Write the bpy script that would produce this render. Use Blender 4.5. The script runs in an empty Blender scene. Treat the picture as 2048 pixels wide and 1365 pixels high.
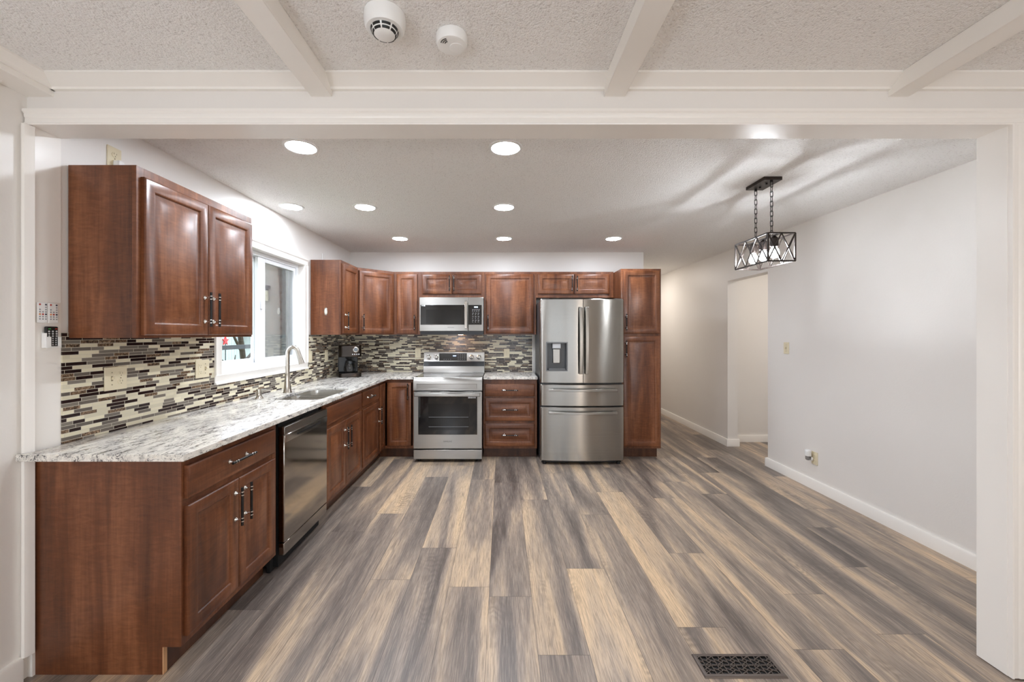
import bpy, bmesh, math, random
from mathutils import Vector, Matrix
R = math.radians
PI = math.pi
random.seed(7)
sc = bpy.context.scene
COL = sc.collection

# ------------------------------------------------------------------ camera
EYE = 1.415
cam_d = bpy.data.cameras.new('camera')
cam_d.sensor_width = 36.0
cam_d.lens = 36.0 * 820.0 / 2048.0
cam_d.shift_x = (1024 - 1004) / 2048.0
cam_d.shift_y = -(682.5 - 668) / 2048.0
cam_d.clip_start = 0.05
cam = bpy.data.objects.new('camera', cam_d)
cam.location = (0, 0, EYE)
cam.rotation_euler = (R(90), 0, 0)
COL.objects.link(cam)
sc.camera = cam

# ------------------------------------------------------------------ world, exposure
GLOBE_FILL = 27.5       # added fill globes out of view behind the viewer
SKY = 2.1          # overcast sky outside the windows
LED = 104.0         # kitchen downlights
LED_FILL = 16.0    # added fill downlights out of view in the front room
BULB = 560.0       # pendant filaments
w = bpy.data.worlds.new('sky')
w.use_nodes = True
sc.world = w
bg = w.node_tree.nodes['Background']
bg.inputs[0].default_value = (0.80, 0.90, 1.0, 1)
bg.inputs[1].default_value = SKY
vs = sc.view_settings
vs.view_transform = 'Standard'
vs.look = 'None'
vs.gamma = 1.0
vs.use_curve_mapping = False
vs.exposure = 1.04
sc.cycles.use_denoising = True
sc.cycles.max_bounces = 10
sc.cycles.diffuse_bounces = 6
sc.cycles.sample_clamp_indirect = 6.0
sc.cycles.caustics_reflective = False
sc.cycles.caustics_refractive = False


# ------------------------------------------------------------------ materials
def lin(c):
    return tuple(((v / 255) / 12.92 if v / 255 <= 0.04045 else ((v / 255 + 0.055) / 1.055) ** 2.4) for v in c) + (1,)


class NT:
    """small helper round a material's node tree"""
    def __init__(s, name):
        s.m = bpy.data.materials.new(name)
        s.m.use_nodes = True
        s.t = s.m.node_tree
        s.b = s.t.nodes['Principled BSDF']

    def n(s, kind, **kw):
        nd = s.t.nodes.new(kind)
        for k, v in kw.items():
            if k.startswith('i_'):
                key = k[2:]
                key = int(key) if key.isdigit() else key
                nd.inputs[key].default_value = v
            else:
                setattr(nd, k, v)
        return nd

    def l(s, a, b):
        s.t.links.new(a, b)

    def math(s, op, a, b=None, c=None):
        nd = s.t.nodes.new('ShaderNodeMath')
        nd.operation = op
        for i, v in enumerate((a, b, c)):
            if v is None:
                continue
            if isinstance(v, (int, float)):
                nd.inputs[i].default_value = v
            else:
                s.l(v, nd.inputs[i])
        return nd.outputs[0]

    def mix(s, f, a, b, blend='MIX'):
        nd = s.t.nodes.new('ShaderNodeMix')
        nd.data_type = 'RGBA'
        nd.blend_type = blend
        for i, v in ((0, f), (6, a), (7, b)):
            if isinstance(v, (int, float)):
                nd.inputs[i].default_value = v
            elif isinstance(v, tuple):
                nd.inputs[i].default_value = v
            else:
                s.l(v, nd.inputs[i])
        return nd.outputs[2]

    def coords(s, scale, kind='Object', offset=None):
        tc = s.n('ShaderNodeTexCoord')
        mp = s.n('ShaderNodeMapping')
        mp.inputs['Scale'].default_value = scale
        s.l(tc.outputs[kind], mp.inputs[0])
        if offset is not None:
            s.l(offset, mp.inputs['Location'])
        return mp.outputs[0]

    def noise(s, vec, scale=1.0, detail=4.0, rough=0.55, dist=0.0):
        nd = s.n('ShaderNodeTexNoise')
        nd.inputs['Scale'].default_value = scale
        nd.inputs['Detail'].default_value = detail
        nd.inputs['Roughness'].default_value = rough
        nd.inputs['Distortion'].default_value = dist
        s.l(vec, nd.inputs['Vector'])
        return nd.outputs[0]

    def ramp(s, f, stops):
        nd = s.n('ShaderNodeValToRGB')
        cr = nd.color_ramp
        while len(cr.elements) < len(stops):
            cr.elements.new(0.5)
        for e, (p, c) in zip(cr.elements, stops):
            e.position = p
            e.color = c if len(c) == 4 else lin(c)
        s.l(f, nd.inputs[0])
        return nd.outputs[0]

    def bump(s, h, strength=0.2, dist=0.01):
        nd = s.n('ShaderNodeBump')
        nd.inputs['Strength'].default_value = strength
        nd.inputs['Distance'].default_value = dist
        s.l(h, nd.inputs['Height'])
        s.l(nd.outputs[0], s.b.inputs['Normal'])

    def set(s, **kw):
        names = {'color': 'Base Color', 'rough': 'Roughness', 'metal': 'Metallic', 'coat': 'Coat Weight',
                 'coat_rough': 'Coat Roughness', 'spec': 'Specular IOR Level', 'trans': 'Transmission Weight',
                 'emit': 'Emission Color', 'estr': 'Emission Strength', 'alpha': 'Alpha', 'ior': 'IOR'}
        for k, v in kw.items():
            i = s.b.inputs[names[k]]
            if isinstance(v, (int, float)) or isinstance(v, tuple):
                i.default_value = v
            else:
                s.l(v, i)
        return s


M = {}


def plain(key, rgb, rough=0.5, metal=0.0, coat=0.0, spec=0.5, vary=0.03):
    t = NT(key)
    n = t.noise(t.coords((6, 6, 6)), 1.0, 3)
    c = lin(rgb)
    a = tuple(max(0, v * (1 - vary)) for v in c[:3]) + (1,)
    b = tuple(min(1, v * (1 + vary)) for v in c[:3]) + (1,)
    t.set(color=t.ramp(n, [(0.3, a), (0.7, b)]), rough=rough, metal=metal, coat=coat, spec=spec)
    M[key] = t.m
    return t


def emitter(key, rgb, strength):
    t = NT(key)
    t.set(color=(0.9, 0.9, 0.9, 1), emit=lin(rgb), estr=strength)
    M[key] = t.m


def painted(key, rgb, rough, bump):
    t = NT(key)
    v = t.coords((1, 1, 1))
    n = t.noise(v, 1.2, 3)
    c = lin(rgb)
    t.set(color=t.ramp(n, [(0.3, tuple(x * 0.97 for x in c[:3]) + (1,)), (0.7, c)]), rough=rough)
    f = t.noise(v, 90, 3)
    t.bump(f, bump, 0.004)
    M[key] = t.m


painted('wall_paint', (235, 231, 226), 0.42, 0.10)
painted('trim_paint', (245, 241, 235), 0.30, 0.03)
painted('white_vinyl', (236, 238, 240), 0.3, 0.01)


def popcorn():
    t = NT('popcorn')
    v = t.coords((1, 1, 1))
    vo = t.n('ShaderNodeTexVoronoi')
    vo.inputs['Scale'].default_value = 150
    t.l(v, vo.inputs['Vector'])
    n = t.noise(v, 105, 4, 0.65)
    h = t.math('ADD', t.math('MULTIPLY', vo.outputs['Distance'], -0.6), n)
    col = t.ramp(n, [(0.28, (216, 211, 207)), (0.44, (248, 246, 243)), (0.8, (249, 247, 244))])
    t.set(color=col, rough=0.75)
    t.bump(h, 0.8, 0.008)
    M['popcorn'] = t.m


popcorn()


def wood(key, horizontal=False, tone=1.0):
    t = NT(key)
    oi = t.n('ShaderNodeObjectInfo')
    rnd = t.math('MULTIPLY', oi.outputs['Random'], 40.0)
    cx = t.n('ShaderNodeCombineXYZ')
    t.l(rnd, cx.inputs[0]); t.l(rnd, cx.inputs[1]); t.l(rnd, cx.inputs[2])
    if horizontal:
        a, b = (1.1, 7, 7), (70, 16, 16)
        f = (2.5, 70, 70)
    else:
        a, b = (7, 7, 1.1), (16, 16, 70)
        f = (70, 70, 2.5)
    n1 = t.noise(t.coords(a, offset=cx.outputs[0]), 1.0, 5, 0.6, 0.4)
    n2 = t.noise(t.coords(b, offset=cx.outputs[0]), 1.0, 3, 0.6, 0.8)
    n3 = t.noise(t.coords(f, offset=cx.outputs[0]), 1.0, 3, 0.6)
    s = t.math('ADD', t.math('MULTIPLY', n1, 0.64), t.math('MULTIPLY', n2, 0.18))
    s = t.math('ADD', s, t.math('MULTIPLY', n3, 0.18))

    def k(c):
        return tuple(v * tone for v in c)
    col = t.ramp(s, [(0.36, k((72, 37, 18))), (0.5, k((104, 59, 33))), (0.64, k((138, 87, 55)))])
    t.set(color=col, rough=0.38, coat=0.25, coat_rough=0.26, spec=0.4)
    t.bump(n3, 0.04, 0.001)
    M[key] = t.m


wood('wood')
wood('wood_h', True)
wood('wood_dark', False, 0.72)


def steel(key, rgb=(166, 163, 158), rough=0.30, vertical=False, aniso=0.85):
    t = NT(key)
    sc_ = (260, 260, 1.5) if vertical else (1.5, 1.5, 260)
    n = t.noise(t.coords(sc_), 1.0, 3, 0.6)
    c = lin(rgb)
    col = t.ramp(n, [(0.3, tuple(v * 0.93 for v in c[:3]) + (1,)), (0.7, c)])
    r = t.math('ADD', t.math('MULTIPLY', n, 0.10), rough - 0.05)
    t.set(color=col, rough=r, metal=1.0)
    tg = t.n('ShaderNodeTangent', direction_type='RADIAL', axis='Z')
    t.l(tg.outputs[0], t.b.inputs['Tangent'])
    t.b.inputs['Anisotropic'].default_value = aniso
    t.b.inputs['Anisotropic Rotation'].default_value = 0.25
    M[key] = t.m


steel('steel')
steel('steel_v', (158, 154, 148), 0.23, False, 0.95)
steel('steel_dw', (176, 170, 162), 0.09, False, 0.3)
steel('steel_dark', (62, 56, 52), 0.24)
plain('nickel', (186, 180, 170), 0.26, 1.0)
plain('sink_steel', (206, 203, 197), 0.27, 1.0)
plain('chrome', (222, 220, 216), 0.10, 1.0)
plain('black_metal', (26, 23, 22), 0.38, 0.3)
plain('bronze_black', (50, 42, 38), 0.36, 0.5)
plain('register_metal', (96, 86, 80), 0.4, 0.35)
plain('black_plastic', (16, 16, 17), 0.35)
plain('dark_gap', (10, 9, 9), 0.7)
plain('grey_plastic', (104, 105, 106), 0.35)
plain('dark_grey_plastic', (62, 63, 65), 0.32)
plain('white_plastic', (240, 240, 238), 0.28)
plain('ivory_plastic', (226, 215, 186), 0.32)
plain('ivory_dark', (150, 138, 110), 0.4)
plain('black_glass', (9, 9, 10), 0.05, 0.0, 0.6)
plain('dark_window', (14, 14, 14), 0.12, 0.0, 0.2)
plain('red_print', (178, 58, 50), 0.5)
plain('orange_print', (224, 146, 96), 0.5)
plain('grey_print', (150, 152, 156), 0.5)
plain('navy_print', (52, 56, 70), 0.5)
plain('green_print', (78, 178, 98), 0.5)
plain('silver_print', (196, 198, 200), 0.5)
plain('raw_board', (206, 160, 118), 0.8)
plain('rubber', (22, 22, 22), 0.7)
plain('fence_white', (186, 194, 194), 0.6)
plain('fence_gap', (60, 66, 68), 0.8)
plain('rail_black', (30, 34, 38), 0.5)
plain('bark', (66, 56, 48), 0.9)
plain('grass', (112, 128, 70), 0.95, vary=0.3)
plain('stucco', (172, 164, 155), 0.9)
plain('grey_siding', (128, 134, 137), 0.7)
plain('ornament_red', (206, 40, 44), 0.4)
plain('tarp_blue', (52, 92, 132), 0.5)
plain('shell', (226, 220, 208), 0.3)
emitter('led', (236, 244, 255), LED)
emitter('led_fill', (238, 245, 255), LED_FILL)
emitter('filament', (240, 247, 255), BULB)
emitter('globe', (236, 244, 255), GLOBE_FILL)
emitter('globe_fill_warm', (255, 236, 218), GLOBE_FILL * .85)
emitter('lcd', (140, 196, 255), 2.0)
emitter('cook_lamp', (255, 176, 96), 26.0)
emitter('hall_led', (255, 247, 238), 105.0)


def glass(key, tint=(1, 1, 1), gloss_rough=0.02, base=0.0, dirt=None):
    t = NT(key)
    tr = t.n('ShaderNodeBsdfTransparent')
    tr.inputs[0].default_value = tint + (1,)
    gl = t.n('ShaderNodeBsdfGlossy')
    gl.inputs['Roughness'].default_value = gloss_rough
    lw = t.n('ShaderNodeLayerWeight')
    lw.inputs[0].default_value = 0.12
    f = t.math('ADD', t.math('MULTIPLY', lw.outputs['Fresnel'], 0.8), base)
    mx = t.n('ShaderNodeMixShader')
    t.l(f, mx.inputs[0]); t.l(tr.outputs[0], mx.inputs[1]); t.l(gl.outputs[0], mx.inputs[2])
    t.l(mx.outputs[0], t.t.nodes['Material Output'].inputs[0])
    M[key] = t.m


glass('glass')


def bulb_glass():
    t = NT('bulb_glass')
    tr = t.n('ShaderNodeBsdfTransparent')
    em = t.n('ShaderNodeEmission')
    em.inputs[0].default_value = (0.97, 0.98, 1.0, 1)
    em.inputs[1].default_value = 4.0
    ad = t.n('ShaderNodeAddShader')
    t.l(tr.outputs[0], ad.inputs[0]); t.l(em.outputs[0], ad.inputs[1])
    t.l(ad.outputs[0], t.t.nodes['Material Output'].inputs[0])
    M['bulb_glass'] = t.m


bulb_glass()
glass('carafe_glass', (0.62, 0.62, 0.62), 0.03, 0.05)


def screen():
    t = NT('insect_screen')
    tr = t.n('ShaderNodeBsdfTransparent')
    df = t.n('ShaderNodeBsdfDiffuse')
    df.inputs[0].default_value = lin((150, 152, 154))
    n = t.noise(t.coords((900, 900, 900)), 1.0, 1)
    mx = t.n('ShaderNodeMixShader')
    t.l(t.math('ADD', t.math('MULTIPLY', n, 0.1), 0.36), mx.inputs[0])
    t.l(tr.outputs[0], mx.inputs[1]); t.l(df.outputs[0], mx.inputs[2])
    t.l(mx.outputs[0], t.t.nodes['Material Output'].inputs[0])
    M['insect_screen'] = t.m


screen()


def granite():
    t = NT('granite')
    n1 = t.noise(t.coords((9, 2.4, 9)), 1.3, 7, 0.68, 1.2)
    n2 = t.noise(t.coords((52, 17, 52)), 1.0, 6, 0.72, 1.4)
    n3 = t.noise(t.coords((170, 90, 170)), 1.0, 4, 0.75)
    n4 = t.noise(t.coords((30, 12, 30)), 1.0, 5, 0.65, 0.8)
    base = t.ramp(n4, [(0.30, (184, 180, 174)), (0.43, (226, 221, 212)), (0.58, (242, 238, 229)), (0.78, (216, 207, 190))])
    k = t.math('ADD', t.math('MULTIPLY', n2, 0.62), t.math('MULTIPLY', n3, 0.38))
    k = t.math('ADD', k, t.math('MULTIPLY', t.math('SUBTRACT', n1, 0.5), 0.55))
    dark = t.ramp(k, [(0.395, (1, 1, 1, 1)), (0.47, (0, 0, 0, 1))])
    grey = t.ramp(k, [(0.44, (1, 1, 1, 1)), (0.56, (0, 0, 0, 1))])
    col = t.mix(t.math('MULTIPLY', grey, 0.36), base, lin((146, 144, 142)))
    col = t.mix(t.math('MULTIPLY', dark, 0.9), col, lin((58, 56, 62)))
    warm = t.ramp(t.noise(t.coords((26, 12, 26)), 1.0, 4, 0.6), [(0.60, (0, 0, 0, 1)), (0.74, (1, 1, 1, 1))])
    col = t.mix(t.math('MULTIPLY', warm, 0.4), col, lin((190, 156, 132)))
    t.set(color=col, rough=0.14, spec=0.4)
    M['granite'] = t.m


granite()


def mosaic(key, axis):
    """linear strip mosaic: rows of random-length strips in cream, espresso, grey and brown marble"""
    t = NT(key)
    tc = t.n('ShaderNodeTexCoord')
    sp = t.n('ShaderNodeSeparateXYZ')
    t.l(tc.outputs['Object'], sp.inputs[0])
    along = sp.outputs[axis]
    z = sp.outputs[2]
    pitch = 0.0165
    rowf = t.math('DIVIDE', z, pitch)
    row = t.math('FLOOR', rowf)
    fr = t.math('FRACT', rowf)
    vo = t.n('ShaderNodeTexVoronoi', voronoi_dimensions='1D', feature='F1')
    ve = t.n('ShaderNodeTexVoronoi', voronoi_dimensions='1D', feature='DISTANCE_TO_EDGE')
    wn = t.n('ShaderNodeTexWhiteNoise', noise_dimensions='1D')
    t.l(row, wn.inputs['W'])
    ww = t.math('ADD', t.math('MULTIPLY', along, 12.0), t.math('MULTIPLY', wn.outputs['Value'], 937.0))
    for v in (vo, ve):
        v.inputs['Scale'].default_value = 1.0
        v.inputs['Randomness'].default_value = 0.85
        t.l(ww, v.inputs['W'])
    csep = t.n('ShaderNodeSeparateColor')
    t.l(vo.outputs['Color'], csep.inputs[0])
    kind = csep.outputs[0]
    nd = t.n('ShaderNodeValToRGB')
    nd.color_ramp.interpolation = 'CONSTANT'
    stops = [(0.0, (222, 214, 188)), (0.33, (40, 24, 22)), (0.59, (108, 100, 92)), (0.76, (126, 118, 108)), (0.86, (110, 88, 66))]
    while len(nd.color_ramp.elements) < len(stops):
        nd.color_ramp.elements.new(0.9)
    for e, (p, c) in zip(nd.color_ramp.elements, stops):
        e.position = p
        e.color = lin(c)
    t.l(kind, nd.inputs[0])
    marb = t.noise(t.coords((60, 60, 60)), 1.0, 5, 0.7, 1.5)
    mcol = t.ramp(marb, [(0.36, (46, 36, 30)), (0.52, (112, 90, 70)), (0.66, (176, 150, 124))])
    ismarb = t.math('GREATER_THAN', kind, 0.86)
    col = t.mix(ismarb, nd.outputs[0], mcol)
    tone = t.math('ADD', t.math('MULTIPLY', csep.outputs[1], 0.24), 0.88)
    hv = t.n('ShaderNodeHueSaturation')
    t.l(col, hv.inputs['Color']); t.l(tone, hv.inputs['Value'])
    g1 = t.math('LESS_THAN', ve.outputs['Distance'], 0.012)
    g2 = t.math('GREATER_THAN', t.math('ABSOLUTE', t.math('SUBTRACT', fr, 0.5)), 0.445)
    gr = t.math('MAXIMUM', g1, g2)
    fin = t.mix(gr, hv.outputs[0], lin((206, 198, 180)))
    rough = t.math('ADD', t.math('MULTIPLY', gr, 0.6), 0.16)
    t.set(color=fin, rough=rough, spec=0.32)
    t.bump(t.math('SUBTRACT', 1.0, gr), 0.25, 0.0015)
    M[key] = t.m


mosaic('mosaic_left', 1)
mosaic('mosaic_back', 0)

PW = 0.229   # plank width
PL = 1.69    # plank length


def plank_floor():
    t = NT('plank_floor')
    at = t.n('ShaderNodeVertexColor', layer_name='plank')
    sp = t.n('ShaderNodeSeparateColor')
    t.l(at.outputs[0], sp.inputs[0])
    tone, s1, s2 = sp.outputs[0], sp.outputs[1], sp.outputs[2]
    cx = t.n('ShaderNodeCombineXYZ')
    t.l(t.math('MULTIPLY', s1, 60.0), cx.inputs[0])
    t.l(t.math('MULTIPLY', s2, 90.0), cx.inputs[1])
    big = t.noise(t.coords((6.0, 0.55, 1), offset=cx.outputs[0]), 1.0, 3, 0.5, 0.5)
    mid = t.noise(t.coords((22, 1.6, 1), offset=cx.outputs[0]), 1.0, 5, 0.65, 0.9)
    fine = t.noise(t.coords((210, 7.0, 1), offset=cx.outputs[0]), 1.0, 4, 0.7, 0.2)
    # cathedral figure: distorted bands here and there
    wv = t.n('ShaderNodeTexWave', wave_type='BANDS', bands_direction='Y')
    wv.inputs['Scale'].default_value = 6.0
    wv.inputs['Distortion'].default_value = 16.0
    wv.inputs['Detail'].default_value = 3.0
    wv.inputs['Detail Scale'].default_value = 0.9
    t.l(t.coords((2.2, 1.0, 1), offset=cx.outputs[0]), wv.inputs['Vector'])
    sel = t.ramp(t.noise(t.coords((4.0, 0.8, 1), offset=cx.outputs[0]), 1.0, 2), [(0.56, (0, 0, 0, 1)), (0.68, (1, 1, 1, 1))])
    f = t.math('ADD', t.math('MULTIPLY', big, 1.55), t.math('MULTIPLY', mid, 0.45))
    f = t.math('ADD', f, t.math('MULTIPLY', t.math('SUBTRACT', tone, 0.5), 0.46))
    f = t.math('SUBTRACT', f, 0.49)
    col = t.ramp(f, [(0.16, (90, 81, 76)), (0.36, (124, 113, 105)), (0.52, (156, 140, 126)), (0.68, (198, 174, 147)), (0.88, (220, 190, 154))])
    dk = t.math('MULTIPLY', t.ramp(fine, [(0.38, (1, 1, 1, 1)), (0.55, (0, 0, 0, 1))]), 0.48)
    col = t.mix(dk, col, lin((84, 72, 64)))
    lt = t.math('MULTIPLY', t.ramp(fine, [(0.52, (0, 0, 0, 1)), (0.68, (1, 1, 1, 1))]), 0.22)
    col = t.mix(lt, col, lin((214, 196, 172)))
    fg = t.math('MULTIPLY', t.math('MULTIPLY', wv.outputs['Fac'], sel), 0.40)
    col = t.mix(fg, col, lin((88, 78, 71)))
    kn = t.ramp(t.noise(t.coords((9, 2.4, 1), offset=cx.outputs[0]), 1.0, 3, 0.6, 0.9), [(0.66, (0, 0, 0, 1)), (0.78, (1, 1, 1, 1))])
    col = t.mix(t.math('MULTIPLY', kn, 0.5), col, lin((88, 82, 80)))
    uv = t.n('ShaderNodeUVMap', uv_map='plank_uv')
    us = t.n('ShaderNodeSeparateXYZ')
    t.l(uv.outputs[0], us.inputs[0])
    eu = t.math('GREATER_THAN', t.math('ABSOLUTE', t.math('SUBTRACT', us.outputs[0], 0.5)), 0.5 - 0.0011 / PW)
    ev = t.math('GREATER_THAN', t.math('ABSOLUTE', t.math('SUBTRACT', us.outputs[1], 0.5)), 0.5 - 0.0012 / PL)
    e = t.math('MAXIMUM', eu, ev)
    col = t.mix(t.math('MULTIPLY', e, 0.7), col, lin((58, 48, 42)))
    t.set(color=col, rough=0.34, spec=0.45)
    t.bump(fine, 0.05, 0.001)
    M['plank_floor'] = t.m


plank_floor()


# ------------------------------------------------------------------ mesh building
class MB:
    def __init__(s):
        s.v, s.f, s.m = [], [], []

    def face(s, idx, m=0):
        s.f.append(idx); s.m.append(m)

    def add(s, verts, faces, m=0):
        o = len(s.v)
        s.v += [tuple(p) for p in verts]
        for f in faces:
            s.face([i + o for i in f], m)
        return s

    def box(s, x0, x1, y0, y1, z0, z1, m=0):
        vs_ = [(x, y, z) for z in (z0, z1) for y in (y0, y1) for x in (x0, x1)]
        return s.add(vs_, [(0, 2, 3, 1), (4, 5, 7, 6), (0, 1, 5, 4), (2, 6, 7, 3), (0, 4, 6, 2), (1, 3, 7, 5)], m)

    def obox(s, c, ax, ay, az, m=0):
        """oriented box: centre and three half-axis vectors"""
        c, ax, ay, az = Vector(c), Vector(ax), Vector(ay), Vector(az)
        vs_ = [c + ax * i + ay * j + az * k for k in (-1, 1) for j in (-1, 1) for i in (-1, 1)]
        return s.add(vs_, [(0, 2, 3, 1), (4, 5, 7, 6), (0, 1, 5, 4), (2, 6, 7, 3), (0, 4, 6, 2), (1, 3, 7, 5)], m)

    def bar(s, p, q, wdt, thk, up=(0, 0, 1), m=0):
        p, q = Vector(p), Vector(q)
        d = q - p
        L = d.length
        d.normalize()
        u = Vector(up)
        sx = d.cross(u)
        if sx.length < 1e-5:
            sx = d.cross(Vector((1, 0, 0)))
        sx.normalize()
        uz = sx.cross(d).normalized()
        return s.obox((p + q) / 2, d * L / 2, sx * wdt / 2, uz * thk / 2, m)

    def cyl(s, p, q, r, n=16, m=0, r2=None):
        r2 = r if r2 is None else r2
        p, q = Vector(p), Vector(q)
        d = (q - p).normalized()
        a = d.orthogonal().normalized()
        b = d.cross(a)
        vs_ = []
        for c, rr in ((p, r), (q, r2)):
            vs_ += [c + (a * math.cos(2 * PI * i / n) + b * math.sin(2 * PI * i / n)) * rr for i in range(n)]
        fs = [(i, (i + 1) % n, n + (i + 1) % n, n + i) for i in range(n)]
        fs += [tuple(range(n - 1, -1, -1)), tuple(range(n, 2 * n))]
        return s.add(vs_, fs, m)

    def tube(s, pts, r, n=10, m=0, closed=False):
        pts = [Vector(p) for p in pts]
        k = len(pts)
        rr = r if isinstance(r, (list, tuple)) else [r] * k
        prev = None
        vs_ = []
        for i, p in enumerate(pts):
            if closed:
                d = pts[(i + 1) % k] - pts[i - 1]
            else:
                d = pts[min(i + 1, k - 1)] - pts[max(i - 1, 0)]
            d.normalize()
            a = d.orthogonal() if prev is None else prev - d * prev.dot(d)
            a.normalize()
            prev = a
            b = d.cross(a)
            vs_ += [p + (a * math.cos(2 * PI * j / n) + b * math.sin(2 * PI * j / n)) * rr[i] for j in range(n)]
        fs = []
        for i in range(k if closed else k - 1):
            i2 = (i + 1) % k
            for j in range(n):
                j2 = (j + 1) % n
                fs.append((i * n + j, i * n + j2, i2 * n + j2, i2 * n + j))
        if not closed:
            fs += [tuple(range(n - 1, -1, -1)), tuple(range((k - 1) * n, k * n))]
        return s.add(vs_, fs, m)

    def lathe(s, c, prof, n=32, m=0, axis='z', sx=1.0, sy=1.0):
        """prof: list of (radius, height) along the axis"""
        vs_ = []
        for r, h in prof:
            for i in range(n):
                a = 2 * PI * i / n
                p = (r * sx * math.cos(a), r * sy * math.sin(a), h)
                if axis == 'x':
                    p = (h, p[0], p[1])
                elif axis == 'y':
                    p = (p[0], -h, p[1])
                vs_.append((c[0] + p[0], c[1] + p[1], c[2] + p[2]))
        fs = []
        k = len(prof)
        for i in range(k - 1):
            for j in range(n):
                j2 = (j + 1) % n
                fs.append((i * n + j, i * n + j2, (i + 1) * n + j2, (i + 1) * n + j))
        fs += [tuple(range(n - 1, -1, -1)), tuple(range((k - 1) * n, k * n))]
        return s.add(vs_, fs, m)

    def rings(s, x0, x1, z0, z1, prof, m=0):
        """nested rectangles in the x-z plane: prof is a list of (inset, y)"""
        vs_, fs = [], []
        for ins, y in prof:
            vs_ += [(x0 + ins, y, z0 + ins), (x1 - ins, y, z0 + ins), (x1 - ins, y, z1 - ins), (x0 + ins, y, z1 - ins)]
        k = len(prof)
        for i in range(k - 1):
            for j in range(4):
                j2 = (j + 1) % 4
                fs.append((i * 4 + j, i * 4 + j2, (i + 1) * 4 + j2, (i + 1) * 4 + j))
        fs += [(3, 2, 1, 0), tuple(range((k - 1) * 4, k * 4))]
        return s.add(vs_, fs, m)

    def prism(s, poly, z0, z1, m=0):
        n = len(poly)
        vs_ = [(x, y, z0) for x, y in poly] + [(x, y, z1) for x, y in poly]
        fs = [(i, (i + 1) % n, n + (i + 1) % n, n + i) for i in range(n)]
        fs += [tuple(range(n - 1, -1, -1)), tuple(range(n, 2 * n))]
        return s.add(vs_, fs, m)

    def extrude(s, prof, p0, p1, u, v, m=0):
        """profile (a, b) in the plane u, v swept from p0 to p1"""
        p0, p1, u, v = Vector(p0), Vector(p1), Vector(u), Vector(v)
        n = len(prof)
        vs_ = [p0 + u * a + v * b for a, b in prof] + [p1 + u * a + v * b for a, b in prof]
        fs = [(i, (i + 1) % n, n + (i + 1) % n, n + i) for i in range(n)]
        fs += [tuple(range(n - 1, -1, -1)), tuple(range(n, 2 * n))]
        return s.add(vs_, fs, m)

    def build(s, name, mats, parent=None, world=True, bevel=0.0, loc=None, rotz=0.0, smooth=True, seg=2):
        off = Vector((0, 0, 0))
        if parent is not None and world:
            q = parent
            while q is not None:
                off += q.location
                q = q.parent
        me = bpy.data.meshes.new(name)
        me.from_pydata([tuple(Vector(p) - off) for p in s.v], [], s.f)
        mats = mats if isinstance(mats, (list, tuple)) else [mats]
        for k in mats:
            me.materials.append(M[k])
        for p, mi in zip(me.polygons, s.m):
            p.material_index = mi
        bm = bmesh.new()
        bm.from_mesh(me)
        bmesh.ops.recalc_face_normals(bm, faces=bm.faces)
        bm.to_mesh(me)
        bm.free()
        if smooth:
            me.polygons.foreach_set('use_smooth', [True] * len(me.polygons))
            me.set_sharp_from_angle(angle=R(35))
        o = bpy.data.objects.new(name, me)
        COL.objects.link(o)
        if parent is not None:
            o.parent = parent
        if loc is not None:
            o.location = loc
        if rotz:
            o.rotation_euler = (0, 0, rotz)
        if bevel:
            b = o.modifiers.new('bevel', 'BEVEL')
            b.width = bevel
            b.segments = seg
            b.limit_method = 'ANGLE'
            b.angle_limit = R(40)
            b.harden_normals = False
        return o


def tag(o, label=None, cat=None, group=None, kind=None):
    if label: o['label'] = label
    if cat: o['category'] = cat
    if group: o['group'] = group
    if kind: o['kind'] = kind
    return o


def thing(name, label, cat, loc=(0, 0, 0), rotz=0.0, group=None):
    o = bpy.data.objects.new(name, None)
    o.empty_display_size = 0.05
    COL.objects.link(o)
    o.location = loc
    o.rotation_euler = (0, 0, rotz)
    return tag(o, label, cat, group)


def struct(mb, name, mats, label, cat, bevel=0.0):
    return tag(mb.build(name, mats, bevel=bevel), label, cat, kind='structure')


def copy_tree(o, parent=None):
    c = o.copy()
    COL.objects.link(c)
    if parent is not None:
        c.parent = parent
    for ch in list(o.children):
        copy_tree(ch, c)
    return c


def text_mesh(name, body, size, mat, parent, loc, rot, extrude=0.0004):
    cu = bpy.data.curves.new(name, 'FONT')
    cu.body = body
    cu.size = size
    cu.align_x = 'CENTER'
    cu.align_y = 'CENTER'
    cu.extrude = extrude
    tmp = bpy.data.objects.new(name + '_tmp', cu)
    COL.objects.link(tmp)
    dg = bpy.context.evaluated_depsgraph_get()
    me = bpy.data.meshes.new_from_object(tmp.evaluated_get(dg))
    bpy.data.objects.remove(tmp)
    bpy.data.curves.remove(cu)
    me.materials.clear()
    me.materials.append(M[mat])
    me.name = name
    o = bpy.data.objects.new(name, me)
    COL.objects.link(o)
    o.parent = parent
    off = Vector((0, 0, 0))
    q = parent
    while q is not None:
        off += q.location
        q = q.parent
    o.location = Vector(loc) - off
    o.rotation_euler = rot
    return o


# ------------------------------------------------------------------ the setting
XL, XR = -1.938, 2.84          # kitchen side walls
YB = 5.25                      # back wall
CE = 2.46                      # ceiling
YF, YK = 1.69, 1.80            # front and kitchen face of the wall with the wide opening
XNL = -1.957                   # left wall of the front room
HZ = 2.272                     # soffit of the opening
XJ = 2.083                     # right jamb

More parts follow.
